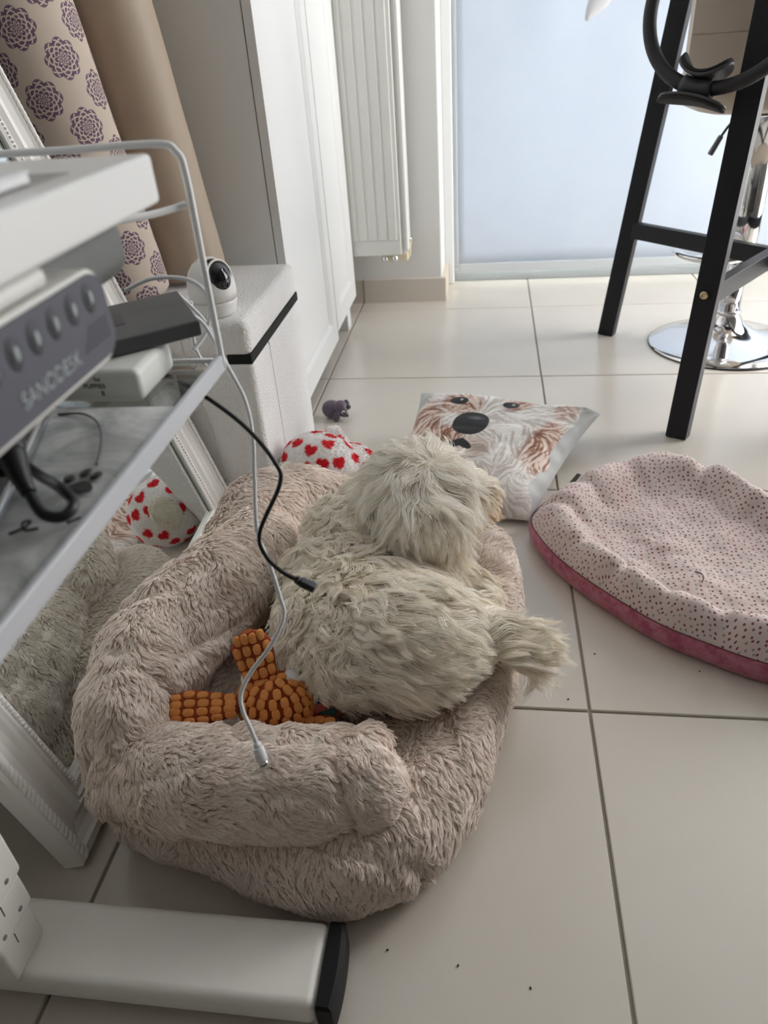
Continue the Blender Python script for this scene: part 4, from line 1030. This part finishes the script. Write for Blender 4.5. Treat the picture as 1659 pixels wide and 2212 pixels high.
fo_ = obj('foot', fme, mat('cream_plush', (.72, .68, .58), .95), pl); fo_['label'] = 'cream plush foot'
fur('plush_pile', fme, fo_, 5000, .009, .0005, (0, -.3, -1), (.80, .77, .68), lift=.8, clump=.7, csize=9, swirl=1, sscale=50, K=4)

# ------------------------------------------------------------------ small purple rubber animal
pu_ = thing('rubber_toy', 'small purple rubber animal toy lying on the floor tiles', 'toy', (-.53, .95, 0))
M_pur = mat('purple_rubber', (.12, .085, .122), .38, vary=.12, vscale=60)
t0 = Vector((-.533, .945, 0))
bm_ = MB().ellipsoid(t0+Vector((-.011, .004, .024)), (.025, .022, .024), 24, 16).ellipsoid(t0+Vector((.014, -.003, .029)), (.020, .020, .021), 24, 16).ellipsoid(t0+Vector((.024, -.010, .022)), (.013, .013, .014), 18, 12)
obj('body', remeshed('body', bm_, .0016, 4), M_pur, pu_)
obj('ear', MB().ellipsoid(t0+Vector((.006, -.024, .015)), (.009, .0045, .0145), 20, 12, Matrix.Rotation(.25, 3, 'Y')), M_pur, pu_)
obj('ear', MB().ellipsoid(t0+Vector((.026, .018, .034)), (.008, .006, .009), 16, 10), M_pur, pu_)
obj('snout', MB().ellipsoid(t0+Vector((.036, -.006, .034)), (.006, .006, .006), 14, 10), mat('dark_snout', (.06, .055, .05), .5), pu_)
obj('snout', MB().ellipsoid(t0+Vector((.033, -.019, .016)), (.004, .004, .004), 14, 10), bpy.data.materials['dark_snout'], pu_)
ey = obj('eye', MB().ellipsoid(t0+Vector((.024, -.0205, .0255)), (.0048, .0030, .0052), 16, 10), mat('eye_white', (.75, .73, .70), .3), pu_)
obj('pupil', MB().ellipsoid(t0+Vector((.0255, -.0232, .0255)), (.0028, .0012, .0032), 12, 8), mat('pupil_black', (.01, .01, .01), .2), ey)
obj('muzzle', MB().ellipsoid(t0+Vector((.032, -.014, .022)), (.006, .006, .008), 14, 10), mat('muzzle_grey', (.45, .43, .42), .4), pu_)

# ------------------------------------------------------------------ printed dog cushion
cu_ = thing('photo_cushion', 'cushion printed with a curly dog face lying behind the dog', 'cushion', (-.13, .64, 0))
cTL, cTR, cBR, cBL = (np.array(p) for p in ((-.304, .880, .098), (.112, .835, .062), (-.062, .462, .012), (-.365, .470, .020)))
def cush(n, sgn, thick):
    u = np.linspace(0, 1, n); U, Vv = np.meshgrid(u, u, indexing='ij')
    su, sv = 2*U-1, 2*Vv-1
    pin = .065
    Ue = .5+.5*su*(1-pin*(1-sv**2)); Ve = .5+.5*sv*(1-pin*(1-su**2))
    P = (cTL*(1-Ue)[..., None]+cTR*Ue[..., None])*(1-Ve)[..., None]+(cBL*(1-Ue)[..., None]+cBR*Ue[..., None])*Ve[..., None]
    nrm_ = np.cross(cTR-cTL, cTL-cBL); nrm_ = nrm_/np.linalg.norm(nrm_); nrm_ = nrm_*np.sign(nrm_[2])
    h = np.clip((1-su**4), 0, 1)**.62*np.clip((1-sv**4), 0, 1)**.62
    wr = .0045*vnoise(np.stack([U*7, Vv*7, U*0], -1))+.003*vnoise(np.stack([U*3, Vv*16, U*0+3], -1))
    rad = np.abs(su*sv)**1.5; wr = wr+.006*rad*np.sin(14*np.arctan2(Vv, 1.0001-U))
    P = P+nrm_*(sgn*thick*h+wr*np.minimum(1, h*3))[..., None]
    P[..., 2] = np.maximum(P[..., 2], .0015)
    return P, U, Vv
def dogprint(U, Vv):
    X = U/1.08; Y = np.interp(Vv, [0, .15, .42, .59, .68, .97, 1], [-.05, .055, .243, .394, .464, .833, .87])
    p3 = np.stack([X, Y, 0*X], -1)
    n1 = vnoise(p3, 9); n2 = vnoise(p3, 30, 3)
    ang = np.arctan2(Y-.25, X-.35)+1.5*vnoise(p3, 4.5, 8)+.9*vnoise(p3, 12, 2)     # lay of the printed coat, fanning out from the nose
    dx, dy = np.cos(ang), np.sin(ang); strand = 0
    for k in range(-7, 8):                                                # noise smeared along the lay gives strands
        strand = strand+vnoise(np.stack([X+dx*k*.006, Y+dy*k*.006, 0*X], -1), 105, 1.5)
    strand = strand/15; strand = np.clip(.5+.42*strand/strand.std(), 0, 1)
    white = np.array([.86, .85, .82]); shade = np.array([.36, .28, .24]); brown = np.array([.68, .44, .33]); dbrown = np.array([.23, .10, .065])
    def blob(cx, cy, rx, ry, soft=.35): return np.clip((1-np.sqrt(((X-cx)/rx)**2+((Y-cy)/ry)**2)+.25*n1)/soft, 0, 1)
    sw = .62*(1-strand)**1.3; c = white*(1-sw)[..., None]+shade*sw[..., None]
    low = np.clip((Y-.45)/.2, 0, 1)[..., None]; c = c*(1-.28*low)+np.array([.50, .46, .43])*.28*low
    pat = np.maximum.reduce([blob(.24, .10, .13, .09), blob(.55, .06, .10, .09), blob(.84, .36, .15, .23), blob(.06, .30, .14, .30), blob(.22, .36, .14, .12), blob(.80, .05, .07, .08)*.7])*np.clip(1.25-.75*strand, 0, 1)
    c = c*(1-pat[..., None])+(brown*(strand)[..., None]+dbrown*(1-strand)[..., None])*pat[..., None]
    cheek = blob(.36, .43, .20, .09)*.55; c = c*(1-cheek[..., None])+(np.array([.55, .36, .28])*(.5+.5*strand)[..., None])*cheek[..., None]
    # grey background outside the dog
    edge = .865+.05*n1-.05*np.clip(Y-.6, 0, 1)+.03*np.sin(Y*9); bgm = np.clip((X-edge)/.012, 0, 1)
    tl = np.clip((.10-X-Y*.6+.02*n1)/.02, 0, 1); bgm = np.maximum(bgm, tl)
    c = c*(1-bgm[..., None])+np.array([.47, .49, .49])*bgm[..., None]
    blk = np.array([.012, .012, .014])
    nose = np.clip((1-(np.abs((X-.352)/.102)**2.3+np.abs((Y-.245-.02*(X-.352))/.088)**2.3))/.06, 0, 1)
    hl = np.clip(1-np.sqrt(((X-.37)/.06)**2+((Y-.20)/.018)**2), 0, 1)*.25
    c = c*(1-nose[..., None])+(blk+hl[..., None]*np.array([.5, .55, .6]))*nose[..., None]
    mouth = np.clip((1-(((X-.335)/.085)**2+((Y-.385-.5*np.abs(X-.345))/.030)**2))/.15, 0, 1)*np.where(Y > .355, 1, 0)
    phil = np.clip(1-np.abs(X-.352)/.004, 0, 1)*np.where((Y > .33) & (Y < .375), 1, 0)
    c = c*(1-np.maximum(mouth, phil)[..., None])+blk*np.maximum(mouth, phil)[..., None]
    for (ex, ey_, rx_) in ((.235, .085, .052), (.515, .080, .045)):
        e = np.clip((1-(((X-ex)/rx_)**2+((Y-ey_)/.028)**2))/.12, 0, 1); c = c*(1-e[..., None])+blk*e[..., None]
        g = np.clip((1-(((X-ex-.012)/.009)**2+((Y-ey_+.006)/.008)**2))/.3, 0, 1); c = c*(1-g[..., None])+np.array([.55, .5, .48])*g[..., None]
    return np.clip(c, 0, 1)
n_c = 300
Pt, Uc, Vc = cush(n_c, 1, .058)
tme = MB().grid(Pt[::-1]).mesh('front_cover'); col_attr(tme, dogprint(Uc, Vc)[::-1].reshape(-1, 3))
fc_ = obj('front_cover', tme, attr_mat('printed_satin', .5, sheen=.1), cu_); fc_['label'] = 'cover with printed curly dog face'
Pb_, _, _ = cush(60, -1, .05)
obj('back_cover', MB().grid(Pb_).mesh('back_cover'), mat('cushion_back_grey', (.42, .42, .41), .6, vary=.08, vscale=30), cu_)
obj('care_tag', MB().add([(.028, .585, .020), (.048, .620, .024), (.040, .624, .0245), (.020, .590, .0205)], [(0, 1, 2, 3)]).add([(.028, .585, .021), (.048, .620, .025), (.040, .624, .0255), (.020, .590, .0215)], [(3, 2, 1, 0)]), mat('tag_black', (.015, .015, .015), .6), cu_)

# ------------------------------------------------------------------ pink heart print pet bed
pb = thing('pet_mat', 'oval pink pet bed with tiny heart print and raised rim', 'pet bed', (.22, .33, 0))
oln = [(-.066, .425), (-.045, .345), (.000, .268), (.064, .192), (.118, .138), (.182, .097), (.250, .062), (.36, .03), (.46, .055), (.525, .14), (.53, .26), (.48, .37), (.415, .45), (.368, .488), (.345, .520), (.337, .556), (.302, .598), (.248, .622), (.18, .636), (.113, .617), (.044, .570), (-.030, .492)]
O2 = np.array([(p.x, p.y) for p in spline([(x, y, 0) for x, y in oln], 14, True)]); c2 = np.array([.21, .33])
ang2 = np.arctan2(O2[:, 1]-c2[1], O2[:, 0]-c2[0])
prof2 = [(0, .044)]+[(t, .044+.001*math.sin(t*9)) for t in np.linspace(.05, .5, 22)]+[(.54, .043), (.57, .042), (.60, .043), (.63, .047), (.67, .056), (.71, .066), (.75, .079), (.79, .087), (.83, .090), (.87, .088), (.90, .082), (.93, .073), (.955, .059), (.975, .050), (.99, .042)]
G = np.zeros((len(O2), len(prof2), 3))
for j, (t, z) in enumerate(prof2): G[:, j, :2] = c2+(O2-c2)*t; G[:, j, 2] = z
tt = np.array([t for t, _ in prof2])
rimw = np.clip((tt-.58)/.15, 0, 1)*np.clip((1-tt)/.08, 0, 1)
cr = np.zeros(len(O2))
for a0_, wd, am in ((2.72, .05, -.022), (2.35, .06, -.014), (3.25, .05, -.010), (-2.55, .05, -.016), (-2.05, .06, -.010), (-1.62, .05, -.014), (1.9, .06, -.010), (1.3, .05, -.018), (.7, .07, -.012), (.1, .06, -.01), (-.9, .06, -.012)):
    dd = (ang2-a0_+math.pi) % (2*math.pi)-math.pi; cr += .8*am*np.exp(-(dd/(wd*1.3))**2)
G[..., 2] += cr[:, None]*rimw[None, :]*1.0
G[..., 2] += .006*vnoise(G, 16)*np.clip((1-tt)/.1, 0, 1)+.004*vnoise(G, 38, 2)*np.clip((1-tt)/.08, 0, 1)+.0022*vnoise(G, 80, 6)*np.clip((1-tt)/.08, 0, 1)
fold = np.sin((G[..., 0]*38+G[..., 1]*22)+2.5*vnoise(G, 9, 5)); G[..., 2] += .0035*np.clip((.6-tt)/.2, 0, 1)*fold
gm = MB().grid(G[:, ::-1], wrap_u=True).mesh('top_cover')
_al = np.concatenate([np.zeros((len(O2), 1)), np.cumsum(np.linalg.norm(np.diff(G, axis=1), axis=2), axis=1)], 1)
_uvv = (unit(O2-c2)[:, None, :]*_al[..., None])[:, ::-1].reshape(-1, 2)
_li = np.empty(len(gm.loops), dtype=np.int32); gm.loops.foreach_get('vertex_index', _li)
gm.uv_layers.new(name='UVMap').data.foreach_set('uv', _uvv[_li].ravel())
M_ph = mat('tiny_heart_print', (.6, .5, .48), .9, sheen=.25, spec=.2)
n = nodes_of(M_ph); pos = n.geo()
mp_ = n.new('ShaderNodeMapping'); n.L.new(n.uv(), mp_.inputs['Vector'])
vo = n.new('ShaderNodeTexVoronoi'); vo.voronoi_dimensions = '2D'; vo.inputs['Scale'].default_value = 105; vo.inputs['Randomness'].default_value = .6; n.L.new(mp_.outputs[0], vo.inputs['Vector'])
dot = n.ramp(vo.outputs['Distance'], [(.19, (1, 1, 1)), (.23, (0, 0, 0))])
sp_ = n.new('ShaderNodeSeparateColor'); n.L.new(vo.outputs['Color'], sp_.inputs[0])
dc = n.ramp(sp_.outputs[0], [(0, (.16, .03, .045)), (.55, (.20, .035, .05)), (.62, (.25, .20, .20)), (1, (.33, .26, .26))])
bc_ = n.mix(n.noise(6, 4, .6, pos), (.58, .47, .455), (.66, .575, .545))
bc_ = n.mix(n.math('MULTIPLY', n.ramp(n.noise(14, 3, .6, pos), [(.52, (0, 0, 0)), (.72, (1, 1, 1))]), .35), bc_, (.60, .40, .41))
n.L.new(n.mix(n.math('MULTIPLY', dot, .9), bc_, dc), n.P.inputs['Base Color'])
n.bump(n.noise(160, 3, .6, pos), .25, .0015)
obj('top_cover', gm, M_ph, pb)
sd_ = [(.99, .042), (1.0, .037), (1.012, .028), (1.008, .016), (.99, .006), (.96, .001), (.5, .001), (.0, .001)]
S = np.zeros((len(O2), len(sd_), 3)); pf_ = 1+.012*vnoise(np.stack([O2[:, 0], O2[:, 1], O2[:, 0]*0], -1), 24)
for j, (t, z) in enumerate(sd_): S[:, j, :2] = c2+(O2-c2)*(t*(pf_ if 1 < t else 1+0*pf_))[:, None]; S[:, j, 2] = z
M_pk = mat('pink_side_band', (.46, .155, .215), .9, sheen=.2)
n = nodes_of(M_pk); pos = n.geo()
n.L.new(n.ramp(n.noise(45, 4, .7, pos), [(.35, (.36, .075, .14)), (.62, (.50, .20, .26))]), n.P.inputs['Base Color']); n.bump(n.noise(200, 3, .6, pos), .25, .001)
obj('side_band', MB().grid(S[:, ::-1], wrap_u=True).mesh('side_band'), M_pk, pb)['label'] = 'pink side band'
obj('seam_thread', MB().tube([(x, y, .0425) for x, y in (c2+(O2-c2)*.995)], .0009, 6, closed=True), mat('dark_thread', (.15, .05, .06), .8), pb)
obj('loose_thread', MB().tube(spline([(.192, .262, .052), (.200, .256, .053), (.201, .244, .054), (.196, .232, .053)], 6), .0009, 6), mat('brown_thread', (.12, .05, .04), .8), pb)
obj('ribbon_tag', MB().prism((.348, .530, .055), (.366, .512, .052), .002, da=.010), mat('ribbon_white', (.7, .68, .66), .7), pb)

# ------------------------------------------------------------------ orange nubby toy
tg = thing('orange_toy', 'orange nubby plush toy with white eyes lying against the bed arm', 'plush toy', (-.41, -.15, .12))
M_of = mat('rust_fabric', (.30, .055, .012), .9); M_on = mat('orange_nub', (.74, .30, .085), .95, vary=.12, vscale=90, bump=.9, bscale=900, bdist=.0012)
_nb = MB().ellipsoid((0, 0, 0), (1, 1, 1), 14, 8); _nb.v = [tuple(math.copysign(abs(c)**.72, c)*r for c, r in zip(v, (.0070, .0050, .0029))) for v in _nb.v]
nub_me = _nb.mesh('nub'); nub_me.materials.append(M_on)
def nub(par, p, nrm_, along, s=1.0):
    z = Vector(nrm_).normalized(); x = Vector(along); x = (x-z*x.dot(z)).normalized(); y = z.cross(x)
    o = bpy.data.objects.new('nub', nub_me); COL.objects.link(o)
    o.matrix_basis = Matrix(((x.x*s, y.x*s, z.x*s, p[0]), (x.y*s, y.y*s, z.y*s, p[1]), (x.z*s, y.z*s, z.z*s, p[2]), (0, 0, 0, 1)))
    o.parent = par
bc0 = Vector((-.398, -.150, .158)); br_ = Vector((.046, .036, .038))
tbody = obj('head', MB().ellipsoid(bc0, br_, 28, 18), M_of, tg)
for i in range(1, 8):
    el = math.radians(90-17*i); m2 = max(4, int(21*math.cos(el)))
    for k in range(m2):
        az = 2*math.pi*(k+.5*(i % 2))/m2
        d = Vector((math.cos(el)*math.cos(az), math.cos(el)*math.sin(az), math.sin(el)))
        if d.y > .35: continue
        p = bc0+Vector((d.x*br_.x, d.y*br_.y, d.z*br_.z)); nn_ = Vector((d.x/br_.x, d.y/br_.y, d.z/br_.z)).normalized()
        nub(tbody, p+nn_*.001, nn_, Vector((0, 0, 1)), .98)
def flap(name, a, b, w0, w1, th_, nrm_, rows, cols):
    a, b = Vector(a), Vector(b); ax = (b-a); L_ = ax.length; ax.normalize(); nn_ = Vector(nrm_); nn_ = (nn_-ax*nn_.dot(ax)).normalized(); sd = ax.cross(nn_)
    A = np.zeros((20, 16, 3))
    for i in range(20):
        t = i/19; hw = (w0+(w1-w0)*min(1, t*1.6))*math.sqrt(max(.03, 1-max(0, (t-.72)/.29)**2))*(1 if t > .03 else .7)
        for k in range(16):
            aa = 2*math.pi*k/16; A[i, k] = a+ax*(L_*t)+sd*(hw*math.cos(aa))+nn_*(th_*math.sin(aa))
    mbf = MB().grid(A, wrap_v=True); mbf.f.append(tuple(range(15, -1, -1))); mbf.sm.append(False); mbf.f.append(tuple(19*16+k for k in range(16))); mbf.sm.append(False)
    o = obj(name, mbf, M_of, tg)
    for r in range(rows):
        t = (r+.5)/rows; hw = (w0+(w1-w0)*min(1, t*1.6))*math.sqrt(max(.03, 1-max(0, (t-.72)/.29)**2))
        for c in range(cols):
            s = -1+2*(c+.5)/cols; s = s*.98
            p = a+ax*(L_*t+.0012*(c % 2))+sd*(hw*s)+nn_*(th_*math.sqrt(max(.05, 1-s*s)))
            nub(o, p, (nn_*1.0+sd*s*.9).normalized(), ax, .98 if abs(s) < .8 else .8)
    return o
flap('ear', (-.408, -.152, .182), (-.424, -.128, .250), .018, .024, .008, (.25, -.9, .45), 5, 4)
flap('arm', (-.436, -.172, .172), (-.514, -.186, .176), .012, .021, .008, (.1, -.62, .78), 5, 4)
M_ew = mat('toy_eye_white', (.75, .75, .75), .5)
obj('eye', MB().ellipsoid((-.376, -.138, .186), (.012, .012, .013), 16, 10), M_ew, tg); obj('eye', MB().ellipsoid((-.428, -.142, .186), (.011, .011, .012), 16, 10), M_ew, tg)
M_te = mat('teal_print', (.06, .19, .175), .8); n = nodes_of(M_te); vo = n.new('ShaderNodeTexVoronoi'); vo.inputs['Scale'].default_value = 48; n.L.new(n.geo(), vo.inputs['Vector'])
sp_ = n.new('ShaderNodeSeparateColor'); n.L.new(vo.outputs['Color'], sp_.inputs[0])
rr_ = n.ramp(sp_.outputs[0], [(0, (.075, .21, .19)), (.5, (.075, .21, .19)), (.52, (.01, .015, .06)), (.72, (.01, .015, .06)), (.74, (.45, .12, .10)), (1, (.45, .12, .10))]); rr_.node.color_ramp.interpolation = 'CONSTANT'
n.L.new(rr_, n.P.inputs['Base Color'])
obj('body', MB().ellipsoid((-.350, -.128, .148), (.034, .030, .036), 24, 14), M_te, tg)['label'] = 'teal printed cloth body'
flap('foot', (-.372, -.168, .140), (-.322, -.168, .142), .010, .012, .008, (0, -.7, .7), 4, 2)
# ------------------------------------------------------------------ crumbs on the tiles
M_cr = mat('crumb_dark', (.03, .025, .02), .8)
cr_me = MB().ellipsoid((0, 0, 0), (.0016, .0011, .0009), 8, 5).mesh('crumb'); cr_me.materials.append(M_cr)
CRL = ('tiny dark crumb beside the black cap of the desk foot', 'tiny dark crumb on the tile in front of the beige bed', 'tiny dark crumb farthest out on the front tile', 'tiny dark crumb near the tail of the dog', 'tiny dark crumb by the pink side band of the oval bed', 'tiny dark crumb on the tile joint below the tail')
for i, (x, y, r) in enumerate(((-.249, -.348, .3), (-.173, -.357, 1.2), (-.099, -.372, 2.0), (.02, .115, .6), (.168, .086, 1.5), (-.028, .02, .2))):
    o = bpy.data.objects.new('crumb', cr_me); COL.objects.link(o); o.location = (x, y, .0009); o.rotation_euler.z = r
    tag(o, CRL[i], 'crumb', 'crumbs on the floor')
